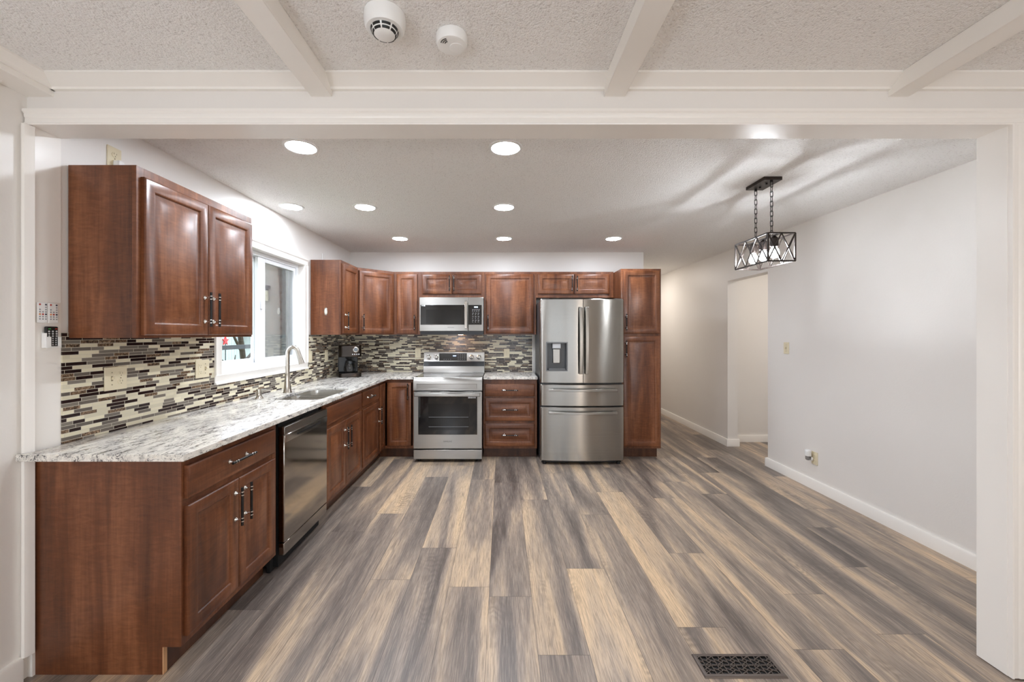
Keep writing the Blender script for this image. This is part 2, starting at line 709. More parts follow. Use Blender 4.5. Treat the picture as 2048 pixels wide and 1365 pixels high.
# floor: one face per plank
bmf = bmesh.new()
lay = bmf.loops.layers.float_color.new('plank')
luv = bmf.loops.layers.uv.new('plank_uv')
JOINT = {-5: 2.93, -4: 3.223, -3: 2.358, -2: 2.707, -1: 2.29, 0: 2.206, 1: 1.804, 2: 2.469, 3: 3.205, 4: 1.975,
         5: 2.643, 6: 1.836, 7: 2.227, 8: 1.93, 9: 2.485, 10: 2.993, 12: 2.375, 11: 1.62, -6: 2.1, -7: 3.4, -8: 2.6}
TONE = {(-5, 0): .30, (-5, 1): .42, (-4, 0): .62, (-4, 1): .80, (-3, 0): .45, (-3, 1): .28, (-3, 2): .7, (-2, 0): .30, (-2, 1): .68,
        (-1, 0): .62, (-1, 1): .66, (0, 0): .62, (0, 1): .22, (1, 0): .36, (1, 1): .66, (1, 2): .55, (2, 0): .74, (2, 1): .40,
        (3, 0): .45, (3, 1): .62, (4, 0): .40, (4, 1): .60, (5, 0): .70, (5, 1): .42, (6, 0): .50, (6, 1): .58, (7, 0): .30,
        (7, 1): .66, (8, 0): .30, (8, 1): .34, (9, 0): .34, (9, 1): .56, (10, 0): .38, (10, 1): .30, (-6, 0): .25, (-6, 1): .22}
rf = random.Random(11)
for k in range(-9, 20):
    x0 = -0.07 + PW * k
    j = JOINT.get(k, rf.uniform(1.2, 2.9))
    for i in range(-4, 6):
        y0, y1 = j + (i - 1) * PL, j + i * PL
        y0c, y1c = max(y0, -3.6), min(y1, 9.0)
        if y1c - y0c < 0.01:
            continue
        tone = TONE.get((k, i), rf.uniform(0.22, 0.72))
        cc = (tone, rf.random(), rf.random(), 1)
        vs_ = [bmf.verts.new((x, y, 0)) for x, y in ((x0, y0c), (x0 + PW, y0c), (x0 + PW, y1c), (x0, y1c))]
        f = bmf.faces.new(vs_)
        for lp, (u, v) in zip(f.loops, ((0, (y0c - y0) / PL), (1, (y0c - y0) / PL), (1, (y1c - y0) / PL), (0, (y1c - y0) / PL))):
            lp[lay] = cc
            lp[luv].uv = (u, v)
me = bpy.data.meshes.new('floor')
bmf.to_mesh(me)
bmf.free()
me.materials.append(M['plank_floor'])
fl = bpy.data.objects.new('floor', me)
COL.objects.link(fl)
tag(fl, 'grey and tan wide plank floor running to the back wall', 'floor', kind='structure')

struct(MB().box(-2.1, 4.7, -3.7, 9.1, CE, CE + 0.1), 'ceiling', 'popcorn', 'textured popcorn ceiling over both rooms', 'ceiling')

WY0, WY1, WZ0, WZ1 = 2.815, 4.0, 1.135, 2.085      # window hole
mb = MB()
mb.box(-2.1, XL, 1.80, WY0, 0, CE).box(-2.1, XL, WY1, YB + .12, 0, CE)
mb.box(-2.1, XL, WY0, WY1, 0, WZ0).box(-2.1, XL, WY0, WY1, WZ1, CE)
struct(mb, 'wall_left', 'wall_paint', 'off-white kitchen wall with the sliding window', 'wall')
struct(MB().box(-2.1, XNL, -3.7, 1.80, 0, CE), 'wall_near_left', 'wall_paint', 'off-white front room wall at the left edge', 'wall')
struct(MB().box(XL, 1.812, YB, YB + .12, 0, CE), 'wall_back', 'wall_paint', 'off-white wall behind range and refrigerator', 'wall')
mb = MB()
mb.box(XNL, XJ + .017, YF, YK, HZ + .015, CE).box(XJ + .017, 4.7, YF, YK, 0, CE)
struct(mb, 'wall_opening', 'wall_paint', 'off-white wall over the wide cased opening', 'wall')
mb = MB()
mb.box(XR, XR + .126, YK, 4.38, 0, CE).box(XR, XR + .126, 4.38, 5.16, 2.08, CE).box(XR, XR + .126, 5.16, 9.0, 0, CE)
struct(mb, 'wall_right', 'wall_paint', 'long off-white wall with the doorless passage', 'wall')
struct(MB().box(1.69, 1.812, YB + .12, 9.0, 0, CE), 'wall_hall', 'wall_paint', 'hall wall behind the kitchen', 'wall')
struct(MB().box(1.69, 2.966, 9.0, 9.1, 0, CE), 'wall_hall_end', 'wall_paint', 'end wall of the hall', 'wall')
struct(MB().box(XR + .126, 4.7, 5.37, 5.47, 0, CE), 'wall_side_room', 'wall_paint', 'wall seen through the passage on the right', 'wall')
struct(MB().box(XR + .126, 4.7, 3.0, 3.1, 0, CE), 'wall_side_room_near', 'wall_paint', 'near wall of the room through the passage', 'wall')
struct(MB().box(4.6, 4.7, -3.7, 5.37, 0, CE), 'wall_far_right', 'wall_paint', 'right wall of front room and side room', 'wall')
mb = MB()
RX0, RX1, RZ0, RZ1 = -0.6, 2.6, 0.5, 2.1
mb.box(-2.1, RX0, -3.7, -3.6, 0, CE).box(RX1, 4.7, -3.7, -3.6, 0, CE).box(RX0, RX1, -3.7, -3.6, 0, RZ0).box(RX0, RX1, -3.7, -3.6, RZ1, CE)
struct(mb, 'wall_rear', 'wall_paint', 'rear wall of the front room behind the viewer', 'wall')

# backsplash tile on both walls
mb = MB()
zs0, zs1 = 0.93, 1.405
t0 = 0.008
for a in [(YK, 2.75, zs0, 1.42), (2.75, 4.065, zs0, 1.068), (4.065, YB, zs0, 1.405)]:
    mb.box(XL, XL + t0, a[0], a[1], a[2], a[3])
struct(mb, 'wall_backsplash_left', 'mosaic_left', 'strip mosaic backsplash under the window', 'backsplash')
mb = MB().box(XL + t0, 0.385, YB - t0, YB, zs0 - .03, 1.42)
struct(mb, 'wall_backsplash_back', 'mosaic_back', 'strip mosaic backsplash behind the range', 'backsplash')
struct(MB().box(0.386, 0.404, YB - .012, YB, 0.93, 1.405), 'trim_1', 'trim_paint', 'narrow white edge strip beside the backsplash', 'trim')

# casing profile (a: out from wall, b: across)
CAS = [(0, 0), (0.016, 0), (0.018, 0.006), (0.014, 0.010), (0.013, 0.028), (0.017, 0.034), (0.017, 0.046), (0.024, 0.052), (0.024, 0.062), (0, 0.062)]
mb = MB()
mb.extrude(CAS, (-1.952, YF, HZ - .002), (XJ + .062, YF, HZ - .002), (0, -1, 0), (0, 0, 1))
struct(mb, 'trim_2', 'trim_paint', 'moulded header casing over the wide opening', 'trim')
mb = MB()
mb.extrude(CAS, (XJ + .002, YF, 0.004), (XJ + .002, YF, HZ + .0), (0, -1, 0), (1, 0, 0))
struct(mb, 'trim_3', 'trim_paint', 'moulded casing at the right edge of the opening', 'trim')
mb = MB()
mb.extrude([(0, 0), (0.022, 0), (0.030, 0.006), (0.033, 0.013), (0.030, 0.021), (0.020, 0.026), (0.006, 0.028), (0, 0.03)],
           (-1.955, YF, 0.10), (-1.955, YF, HZ - .004), (0, -1, 0), (1, 0, 0))
struct(mb, 'trim_4', 'trim_paint', 'rounded casing strip at the left edge of the opening', 'trim')
struct(MB().box(XNL, XJ, YF, YK, HZ, HZ + .015), 'trim_5', 'trim_paint', 'white soffit board of the opening', 'trim')
struct(MB().box(XJ, XJ + .017, YF, YK, 0.004, HZ + .015), 'trim_6', 'trim_paint', 'white right jamb board of the opening', 'trim')
struct(MB().box(XNL, XNL + .021, YF, YK, 0.0, HZ), 'trim_7', 'trim_paint', 'white left jamb board carrying the remotes', 'trim')
# crown under the front room ceiling, beams
CRN = [(0, 0.062), (0.0, 0.020), (0.012, 0.018), (0.014, 0.028), (0.022, 0.032), (0.040, 0.050), (0.056, 0.056), (0.056, 0.062)]
CRN = [(0, 0.045), (0.0, 0.0), (0.016, 0.0), (0.018, 0.009), (0.025, 0.013), (0.040, 0.020), (0.058, 0.034), (0.066, 0.037), (0.066, 0.045)]
mb = MB()
mb.extrude(CRN, (-1.87, YF, CE - .045), (4.6, YF, CE - .045), (0, -1, 0), (0, 0, 1))
struct(mb, 'trim_8', 'trim_paint', 'crown moulding along the ceiling above the opening', 'trim')
BZ = 2.392
beams = [(-0.786, -0.700, 'white ceiling beam left of the smoke detectors'),
         (0.419, 0.507, 'white ceiling beam right of the smoke detectors'),
         (1.590, 1.675, 'white ceiling beam near the right edge')]
for i, (a, b, lab) in enumerate(beams):
    struct(MB().box(a, b, -3.6, YF, BZ, CE), 'trim_%d' % (9 + i), 'trim_paint', lab, 'ceiling beam', bevel=.002)
mb = MB()
mb.box(XNL, -1.847, -3.6, YF, BZ, CE)
mb.extrude(CRN, (-1.847, -3.6, CE - .045), (-1.847, YF, CE - .045), (.5, 0, 0), (0, 0, 1))
mb.extrude([(0, 0), (0.03, 0), (0.03, -0.006), (0.018, -0.012), (0.012, -0.02), (0, -0.02)], (XNL, -3.6, BZ), (XNL, 1.58, BZ), (1, 0, 0), (0, 0, 1))
struct(mb, 'trim_12', 'trim_paint', 'boxed beam with crown along the left front room wall', 'ceiling beam')
# baseboards
BB = [(0, 0), (0.02, 0), (0.02, 0.080), (0.014, 0.090), (0, 0.090)]
mb = MB()
mb.extrude(BB, (XR, YK, 0), (XR, 4.38, 0), (-1, 0, 0), (0, 0, 1))
mb.extrude(BB, (XR - .02, 4.38, 0), (XR + .126, 4.38, 0), (0, 1, 0), (0, 0, 1))
struct(mb, 'baseboard_right', 'trim_paint', 'white baseboard along the near right wall', 'baseboard')
mb = MB()
mb.extrude(BB, (XR, 5.16, 0), (XR, 9.0, 0), (-1, 0, 0), (0, 0, 1))
mb.extrude(BB, (XR - .02, 5.16, 0), (XR + .14, 5.16, 0), (0, -1, 0), (0, 0, 1))
struct(mb, 'baseboard_hall', 'trim_paint', 'white baseboard running down the hall', 'baseboard')
struct(MB().extrude(BB, (XR + .126, 5.37, 0), (4.6, 5.37, 0), (0, -1, 0), (0, 0, 1)), 'baseboard_side_room', 'trim_paint', 'white baseboard seen through the passage', 'baseboard')
struct(MB().extrude([(a, b * 1.15) for a, b in BB], (XNL, -3.6, 0), (XNL, 1.66, 0), (1, 0, 0), (0, 0, 1)), 'baseboard_near_left', 'trim_paint', 'white baseboard beside the cabinet end panel', 'baseboard')

# kitchen window
win = thing('window_1', 'white sliding window over the sink', 'window', (XL, 3.4, 1.6))
win['kind'] = 'structure'
mb = MB()
c = 0.065
WC = [(0, 0), (0.016, 0), (0.018, 0.005), (0.014, 0.012), (0.014, 0.045), (0.022, 0.055), (0.022, 0.065), (0, 0.065)]
mb.extrude(WC, (XL, WY0 - c, WZ1), (XL, WY1 + c, WZ1), (1, 0, 0), (0, 0, 1))
mb.extrude(WC, (XL, WY0 - c, WZ0), (XL, WY1 + c, WZ0), (1, 0, 0), (0, 0, -1))
mb.extrude(WC, (XL, WY0, WZ0), (XL, WY0, WZ1), (1, 0, 0), (0, -1, 0))
mb.extrude(WC, (XL, WY1, WZ0), (XL, WY1, WZ1), (1, 0, 0), (0, 1, 0))
mb.build('casing', 'trim_paint', win)
mb = MB()
xa, xb = -2.075, -1.985
b_ = 0.035
mb.box(xa, xb, WY0, WY0 + b_, WZ0, WZ1).box(xa, xb, WY1 - b_, WY1, WZ0, WZ1)
mb.box(xa, xb, WY0 + b_, WY1 - b_, WZ0, WZ0 + .045).box(xa, xb, WY0 + b_, WY1 - b_, WZ1 - b_, WZ1)
mb.build('frame', 'white_vinyl', win, bevel=.003)
mb = MB().box(-1.99, XL, WY0, WY1, WZ0, WZ0 + .012)
mb.build('sill', 'trim_paint', win)


def sash(y0, y1, x0, x1, ins, ins2=None):
    ins2 = ins if ins2 is None else ins2
    m_ = MB()
    z0, z1 = WZ0 + .045, WZ1 - b_
    m_.box(x0, x1, y0, y0 + ins, z0, z1).box(x0, x1, y1 - ins2, y1, z0, z1)
    m_.box(x0, x1, y0 + ins, y1 - ins2, z0, z0 + .035).box(x0, x1, y0 + ins, y1 - ins2, z1 - .035, z1)
    s_ = m_.build('sash', 'white_vinyl', win, bevel=.003)
    g = MB().box((x0 + x1) / 2 - .002, (x0 + x1) / 2 + .002, y0 + ins, y1 - ins2, z0 + .035, z1 - .035)
    g.build('pane', 'glass', s_)
    return s_


sash(WY0 + b_, 3.40, -2.065, -2.035, 0.035)
sash(3.36, WY1 - b_, -2.028, -1.998, 0.10, 0.03)
MB().box(-2.071, -2.0695, 3.42, WY1 - b_, WZ0 + .045, WZ1 - b_).build('insect_screen', 'insect_screen', win)
MB().box(-1.998, -1.986, 3.385, 3.415, 1.62, 1.70).build('latch', 'white_vinyl', win, bevel=.003)

# unseen window behind the viewer, added to let daylight into the front room
win = thing('window_added', 'wide window added behind the viewer for daylight', 'window', (1.0, -3.6, 1.3))
win['kind'] = 'structure'
mb = MB()
for a in (RX0, (RX0 + RX1) / 2 - .03, RX1 - .06):
    mb.box(a, a + .06, -3.69, -3.62, RZ0, RZ1)
mb.box(RX0, RX1, -3.69, -3.62, RZ0, RZ0 + .06).box(RX0, RX1, -3.69, -3.62, RZ1 - .06, RZ1)
mb.build('frame', 'white_vinyl', win)
MB().box(RX0 + .06, RX1 - .06, -3.657, -3.653, RZ0 + .06, RZ1 - .06).build('pane', 'glass', win)


# ------------------------------------------------------------------ cabinets
def make_handle(parent, horiz, cx, cz, y=-0.02, L=0.186, sp=0.128):
    """black bar pull on two chrome posts, with pairs of chrome rings"""
    mb = MB()
    out = y - 0.036

    def P(t, yy):
        return (cx + t, yy, cz) if horiz else (cx, yy, cz + t)
    mb.cyl(P(-L / 2, out), P(L / 2, out), 0.0062, 14, 0)
    for e in (-1, 1):
        t = e * sp / 2
        mb.tube([P(t, y), P(t, y - .004), P(t, y - .010), P(t, y - .02), P(t, out)], [.0105, .0105, .0055, .0042, .0042], 12, 1)
        for d in (-.008, .008):
            mb.cyl(P(t + d - .0022, out), P(t + d + .0022, out), 0.0078, 14, 1)
    return mb.build('handle', ['black_metal', 'chrome'], parent, world=False)


def make_door(parent, name, x0, x1, z0, z1, handle=None, slab=False, rotz=0.0, base=(0, 0, 0), mat='wood', frame=0.056):
    """raised-panel front: mesh local to its own corner"""
    w_, h_ = x1 - x0, z1 - z0
    mb = MB()
    if slab:
        prof = [(0, 0), (0, -.015), (.004, -.0185), (.009, -.020)]
    else:
        fr = min(frame, w_ * 0.24, h_ * 0.26)
        pb = min(0.030, w_ * 0.12, h_ * 0.13)
        prof = [(0, 0), (0, -.015), (.003, -.0178), (.007, -.0200), (fr - .006, -.0200), (fr, -.0165), (fr + .003, -.0105), (fr + .007, -.0100),
                (fr + .007 + pb, -.0172), (fr + .010 + pb, -.0186)]
    mb.rings(0, w_, 0, h_, prof)
    p = Matrix.Rotation(rotz, 4, 'Z') @ Vector((x0, 0, z0))
    o = mb.build(name, mat, parent, world=False, loc=(base[0] + p.x, base[1] + p.y, base[2] + p.z), rotz=rotz)
    if handle:
        k, hx, hz = handle
        make_handle(o, k == 'h', hx - x0, hz - z0)
    return o


def cabinet(name, label, cat, group, loc, rotz, W, H, D, doors, base=False, toe_x=None, end_panel=False, open_top=False):
    t = thing(name, label, cat, loc, rotz, group)
    z0 = 0.115 if base else 0.0
    th = 0.016
    mb = MB()
    hs = .69 if open_top else H
    mb.box(0, th, .019, D, z0, hs).box(W - th, W, .019, D, z0, hs)
    mb.box(th, W - th, .019, D, z0, z0 + th).box(th, W - th, D - .008, D, z0 + th, hs)
    if not open_top:
        mb.box(th, W - th, .019, D - .008, H - th, H)
    mb.build('carcass', 'wood', t, world=False, bevel=.001)
    mb = MB()
    s_ = 0.04
    mb.box(0, s_, 0, .019, z0, H).box(W - s_, W, 0, .019, z0, H)
    mb.box(s_, W - s_, 0, .019, z0, z0 + .045).box(s_, W - s_, 0, .019, H - .042, H)
    mb.box(s_, W - s_, .002, .0175, z0 + .045, H - .042)
    mb.build('face_frame', 'wood', t, world=False, bevel=.0008)
    if base:
        tx = W if toe_x is None else toe_x
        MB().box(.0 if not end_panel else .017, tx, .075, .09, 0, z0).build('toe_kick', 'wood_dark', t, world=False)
    if end_panel:
        mb = MB()
        poly = [(0, z0), (0, H), (D, H), (D, 0), (.078, 0), (.078, z0)]
        n = len(poly)
        vs_ = [(-.004, y, z) for y, z in poly] + [(.0, y, z) for y, z in poly]
        mb.add(vs_, [(i, (i + 1) % n, n + (i + 1) % n, n + i) for i in range(n)] + [tuple(range(n - 1, -1, -1)), tuple(range(n, 2 * n))])
        mb.build('end_panel', 'wood', t, world=False)
        tag(MB().box(-.0035, .016, .0745, .0778, .001, z0 - .002).build('raw_edge', 'raw_board', t, world=False), 'pale raw board edge')
    for d in doors:
        nm, x0, x1, a, b = d[0], d[1], d[2], d[3], d[4]
        hd = d[5] if len(d) > 5 else None
        slab = len(d) > 6 and d[6]
        make_door(t, nm, x0, x1, a, b, hd, slab, mat='wood_h' if nm in ('drawer', 'false_front') else 'wood')
    return t


R90 = R(90)
BX = -1.33      # face frames of the base run on the left
DB = 0.605
g_base = 'base cabinets below the counters'
g_up = 'wall cabinets'
cabinet('base_cabinet', 'cherry base cabinet at the open counter end, one drawer over two doors', 'cabinet', g_base,
        (BX, 1.704, 0), R90, .706, .90, DB,
        [('drawer', .012, .668, .725, .863, ('h', .33, .800), True),
         ('door', .012, .342, .149, .695, ('v', .308, .567)), ('door', .346, .668, .149, .695, ('v', .382, .567))],
        base=True, end_panel=True)
cabinet('sink_base_cabinet', 'cherry base cabinet under the sink, plain front over two doors', 'cabinet', g_base,
        (BX, 3.052, 0), R90, .808, .90, DB,
        [('false_front', .012, .786, .725, .863, None, True),
         ('door', .012, .387, .149, .695, ('v', .352, .55)), ('door', .391, .786, .149, .695, ('v', .424, .55))],
        base=True, open_top=True)
cabinet('base_cabinet', 'cherry base cabinet between sink cabinet and corner, small drawer over one door', 'cabinet', g_base,
        (BX, 3.861, 0), R90, .54, .90, DB,
        [('drawer', .012, .522, .725, .863, ('h', .19, .795), True),
         ('door', .012, .522, .149, .695, ('v', .488, .55))], base=True)
# corner base with two doors meeting in the inner corner
t = thing('corner_base_cabinet', 'cherry corner base cabinet left of the range with two angled doors', 'cabinet', (-1.33, 4.645, 0), 0, g_base)
mb = MB()
x0, x1, y0, y1 = XL + .01, -.978, 4.405, YB - .01
mb.box(x0, -1.349, y0, y0 + .016, .115, .9).box(x1 - .016, x1, 4.664, y1, .115, .9)
mb.box(x0, x0 + .012, y0 + .016, y1, .115, .9).box(x0 + .012, x1 - .016, y1 - .012, y1, .115, .9)
mb.box(x0 + .012, -1.349, y0 + .016, y1 - .012, .115, .131).box(-1.349, x1 - .016, 4.664, y1 - .012, .115, .131)
mb.build('carcass', 'wood', t)
mb = MB()
mb.box(-1.349, -1.33, 4.405, 4.43, .115, .9).box(-1.349, -1.33, 4.43, 4.664, .115, .147).box(-1.349, -1.33, 4.43, 4.664, .865, .9)
mb.box(-1.012, -.978, 4.645, 4.664, .115, .9).box(-1.33, -1.012, 4.645, 4.664, .115, .147).box(-1.33, -1.012, 4.645, 4.664, .865, .9)
mb.build('face_frame', 'wood', t, bevel=.001)
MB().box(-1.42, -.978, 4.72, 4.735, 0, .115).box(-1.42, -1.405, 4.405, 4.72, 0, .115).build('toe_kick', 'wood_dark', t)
make_door(t, 'door', 0, .195, .147, .863, None, False, R90, (0.0, 4.420 - 4.645, 0))
make_door(t, 'door', .030, .306, .147, .863, ('v', .272, .765), False, 0)
cabinet('drawer_base_cabinet', 'cherry drawer base between range and refrigerator, three drawers', 'cabinet', g_base,
        (-.212, 4.645, 0), 0, .608, .90, DB - .01,
        [('drawer', .018, .582, .708, .845, ('h', .3, .780), True),
         ('drawer', .018, .582, .428, .687, ('h', .3, .560)), ('drawer', .018, .582, .140, .400, ('h', .3, .275))], base=True)
cabinet('pantry_cabinet', 'tall cherry pantry cabinet right of the refrigerator', 'cabinet', None,
        (1.347, 4.645, 0), 0, .453, 2.151, DB - .01,
        [('door', .022, .437, 1.418, 2.129, ('v', .050, 1.545)), ('door', .022, .437, .140, 1.387, ('v', .050, 1.245))],
        base=True, toe_x=.435)

UZ, UH, UD = 1.405, .758, .303
UX, UY = -1.63, 4.945
cabinet('wall_cabinet', 'large cherry wall cabinet with two doors nearest the opening', 'cabinet', g_up,
        (UX, 1.827, UZ - .009), R90, .842, UH + .014, UD,
        [('door', .024, .424, .012, .728, ('v', .392, .150)), ('door', .428, .824, .012, .728, ('v', .460, .150))])
cabinet('wall_cabinet', 'cherry wall cabinet right of the window with an oval hook on its side', 'cabinet', g_up,
        (UX, 4.142, UZ), R90, .474, UH, UD,
        [('door', .030, .452, .012, .728, ('v', .066, .140))])
# diagonal corner wall cabinet
t = thing('corner_wall_cabinet', 'diagonal corner wall cabinet above the coffee maker', 'cabinet', (UX, 4.62, UZ), 0, g_up)
poly = [(-1.63, 4.62), (-1.305, 4.945), (-1.305, YB), (XL, YB), (XL, 4.62)]
mb = MB()
ipoly = [(-1.618, 4.634), (-1.319, 4.933), (-1.305, 4.962), (-1.305, YB), (XL, YB), (XL, 4.62), (-1.645, 4.62)]
mb.prism(ipoly, UZ, UZ + UH)
mb.build('carcass', 'wood', t)
d45 = math.sqrt(.5)
mb = MB()
W45 = .4596
mb.box(0, .04, 0, .018, 0, UH).box(W45 - .04, W45, 0, .018, 0, UH).box(.04, W45 - .04, 0, .018, 0, .04).box(.04, W45 - .04, 0, .018, UH - .04, UH)
mb.build('face_frame', 'wood', t, world=False, rotz=R(45), bevel=.0008)
make_door(t, 'door', .016, W45 - .018, .012, .728, ('v', .052, .140), False, R(45), (0, 0, 0))
cabinet('wall_cabinet', 'narrow cherry wall cabinet beside the microwave', 'cabinet', g_up,
        (-1.303, UY, UZ), 0, .331, UH, UD, [('door', .036, .284, .012, .728, ('v', .256, .143))])
cabinet('wall_cabinet', 'short cherry wall cabinet above the microwave, two doors', 'cabinet', g_up,
        (-.971, UY, 1.847), 0, .755, .316, UD,
        [('door', .012, .366, .045, .283, ('v', .343, .172)), ('door', .372, .724, .045, .283, ('v', .396, .172))])
cabinet('wall_cabinet', 'wide cherry wall cabinet with a single door between microwave and refrigerator', 'cabinet', g_up,
        (-.215, UY, UZ), 0, .626, UH, UD, [('door', .022, .597, .012, .728, ('v', .048, .143))])
cabinet('wall_cabinet', 'short cherry wall cabinet above the refrigerator, two doors', 'cabinet', g_up,
        (.412, UY, 1.850), 0, .934, .313, UD,
        [('door', .020, .454, .043, .283, ('v', .426, .165)), ('door', .460, .880, .043, .283, ('v', .488, .165))])


# ------------------------------------------------------------------ counters
def rrect(x0, x1, y0, y1, r, n=6):
    pts = []
    for cx, cy, a in ((x1 - r, y1 - r, 0), (x0 + r, y1 - r, 90), (x0 + r, y0 + r, 180), (x1 - r, y0 + r, 270)):
        for i in range(n + 1):
            q = R(a + 90 * i / n)
            pts.append((cx + r * math.cos(q), cy + r * math.sin(q)))
    return pts


def slab(name, outer, holes, z0, z1, mat, label, cat):
    bm = bmesh.new()
    edges = []
    for loop in [outer] + holes:
        vs_ = [bm.verts.new((x, y, z1)) for x, y in loop]
        edges += [bm.edges.new((vs_[i], vs_[(i + 1) % len(vs_)])) for i in range(len(vs_))]
    bmesh.ops.triangle_fill(bm, use_beauty=True, use_dissolve=False, edges=edges)
    r = bmesh.ops.extrude_face_region(bm, geom=bm.faces[:])
    bmesh.ops.translate(bm, verts=[v for v in r['geom'] if isinstance(v, bmesh.types.BMVert)], vec=(0, 0, z0 - z1))
    bmesh.ops.recalc_face_normals(bm, faces=bm.faces)
    me = bpy.data.meshes.new(name)
    bm.to_mesh(me)
    bm.free()
    me.materials.append(M[mat])
    o = bpy.data.objects.new(name, me)
    COL.objects.link(o)
    b = o.modifiers.new('bevel', 'BEVEL')
    b.width = .004
    b.segments = 2
    b.limit_method = 'ANGLE'
    b.angle_limit = R(50)
    return tag(o, label, cat)


CT = 0.93
SX0, SX1, SY0, SY1 = -1.70, -1.343, 3.01, 3.66
slab('countertop', [(-1.953, 1.645), (-1.277, 1.645), (-1.277, 4.60), (-.978, 4.60), (-.978, YB - .009), (XL + .009, YB - .009), (XL + .009, 1.803), (-1.924, 1.803), (-1.924, 1.654), (-1.953, 1.654)],
     [rrect(SX0, SX1, SY0, SY1, .07)], .901, CT, 'granite', 'long L-shaped speckled granite countertop with the sink', 'countertop')
slab('countertop', [(-.210, 4.60), (.400, 4.60), (.400, YB - .009), (-.210, YB - .009)], [], .901, CT, 'granite',
     'short granite countertop between range and refrigerator', 'countertop')

# sink
t = thing('kitchen_sink', 'double bowl stainless sink set under the granite', 'sink', ((SX0 + SX1) / 2, 3.345, .70))


def bowl(y0, y1):
    mb = MB()
    x0, x1 = SX0 + .0015, SX1 - .010
    lv = [(0, .913, .07), (.0005, .899, .07), (.004, .86, .07), (.008, .76, .07), (.018, .735, .06), (.04, .722, .05)]
    n = None
    vs_, fs = [], []
    for ins, z, r in lv:
        p = rrect(x0 + ins, x1 - ins, y0 + ins, y1 - ins, r)
        n = len(p)
        vs_ += [(x, y, z) for x, y in p]
    for i in range(len(lv) - 1):
        for j in range(n):
            fs.append((i * n + j, i * n + (j + 1) % n, (i + 1) * n + (j + 1) % n, (i + 1) * n + j))
    fs.append(tuple(range((len(lv) - 1) * n, len(lv) * n)))
    mb.add(vs_, fs)
    b = mb.build('bowl', 'sink_steel', t)
    MB().lathe(((x0 + x1) / 2, (y0 + y1) / 2, .7225), [(.04, 0), (.04, .002), (.03, .003), (.012, .001)], 24).build('drain', 'chrome', b)


bowl(SY0 + .0015, 3.33)
bowl(3.35, SY1 - .0015)
MB().box(SX0 + .004, SX1 - .014, 3.326, 3.354, .893, .901).build('divider', 'sink_steel', t)

# faucet
fx, fy = -1.763, 3.37
t = thing('kitchen_faucet', 'brushed nickel gooseneck faucet behind the sink', 'faucet', (fx, fy, CT))
mb = MB().lathe((fx, fy, CT), [(.034, 0), (.034, .004), (.030, .014), (.025, .06), (.021, .12), (.020, .155), (.0205, .158)], 24)
mb.build('body', 'nickel', t)
pts = [(fx, fy, CT + .155), (fx, fy, CT + .305)]
rad = .052
dx, dy = .80, .10
for i in range(0, 13):
    a = R(180 - 15 * i * 1.0)
    if 15 * i > 165:
        break
    h = rad + rad * math.cos(a)
    pts.append((fx + dx * h, fy + dy * h, CT + .318 + rad * math.sin(a) * 1.1))
mb = MB().tube(pts, .0165, 14)
mb.build('spout', 'nickel', t)
e = Vector(pts[-1])
d = (Vector(pts[-1]) - Vector(pts[-2])).normalized()
mb = MB().cyl(e - d * .01, e + d * .05, .0165, 16, 0, .019).cyl(e + d * .05, e + d * .10, .019, 16, 0, .022)
mb.build('spray_head', 'nickel', t)
mb = MB().cyl((fx, fy, CT + .095), (fx + .034, fy + .012, CT + .105), .014, 14).tube([(fx + .030, fy + .01, CT + .10), (fx + .05, fy + .016, CT + .125), (fx + .085, fy + .028, CT + .155), (fx + .10, fy + .033, CT + .166)], [.014, .011, .009, .008], 10)
mb.build('lever', 'nickel', t)
# soap dispenser
sx, sy = -1.812, 3.06
t = thing('soap_dispenser', 'small brushed nickel soap pump beside the faucet', 'soap dispenser', (sx, sy, CT))
MB().lathe((sx, sy, CT), [(.029, 0), (.029, .004), (.019, .016), (.015, .035), (.017, .045), (.017, .055)], 20).build('body', 'nickel', t)
MB().cyl((sx, sy, CT + .053), (sx, sy, CT + .071), .020, 16).tube([(sx, sy, CT + .060), (sx + .04, sy, CT + .064), (sx + .085, sy + .01, CT + .061)], [.009, .0075, .006], 10).build('pump_head', 'nickel', t)

# ------------------------------------------------------------------ dishwasher
t = thing('dishwasher', 'stainless dishwasher built in between cherry base cabinets', 'dishwasher', (-1.31, 2.748, 0))
MB().box(-1.915, -1.34, 2.452, 2.995, .02, .872).build('tub', 'dark_gap', t)
mb = MB().box(-1.338, -1.300, 2.450, 3.045, .165, .808)
dr = mb.build('door', ['steel_dw'], t, bevel=.004)
MB().box(-1.338, -1.2985, 2.450, 3.045, .8085, .857).build('bright_top_band', 'steel', dr, bevel=.003)  # rougher steel stands in for the brightness of a tilted top band
mb = MB().box(-1.3045, -1.2975, 2.452, 3.043, .762, .806)
mb.build('handle_band', 'chrome', dr, bevel=.001)
mb = MB().box(-1.2985, -1.2962, 2.60, 2.93, .776, .787)
mb.build('pocket_shade', 'dark_gap', dr)  # dark strip painted for the shade inside the grip recess
MB().box(-1.335, -1.302, 2.450, 3.045, .088, .160).build('kick_panel', 'steel_dw', t, bevel=.003)
MB().box(-1.39, -1.37, 2.42, 3.05, 0, .088).build('toe_kick', 'dark_gap', t)

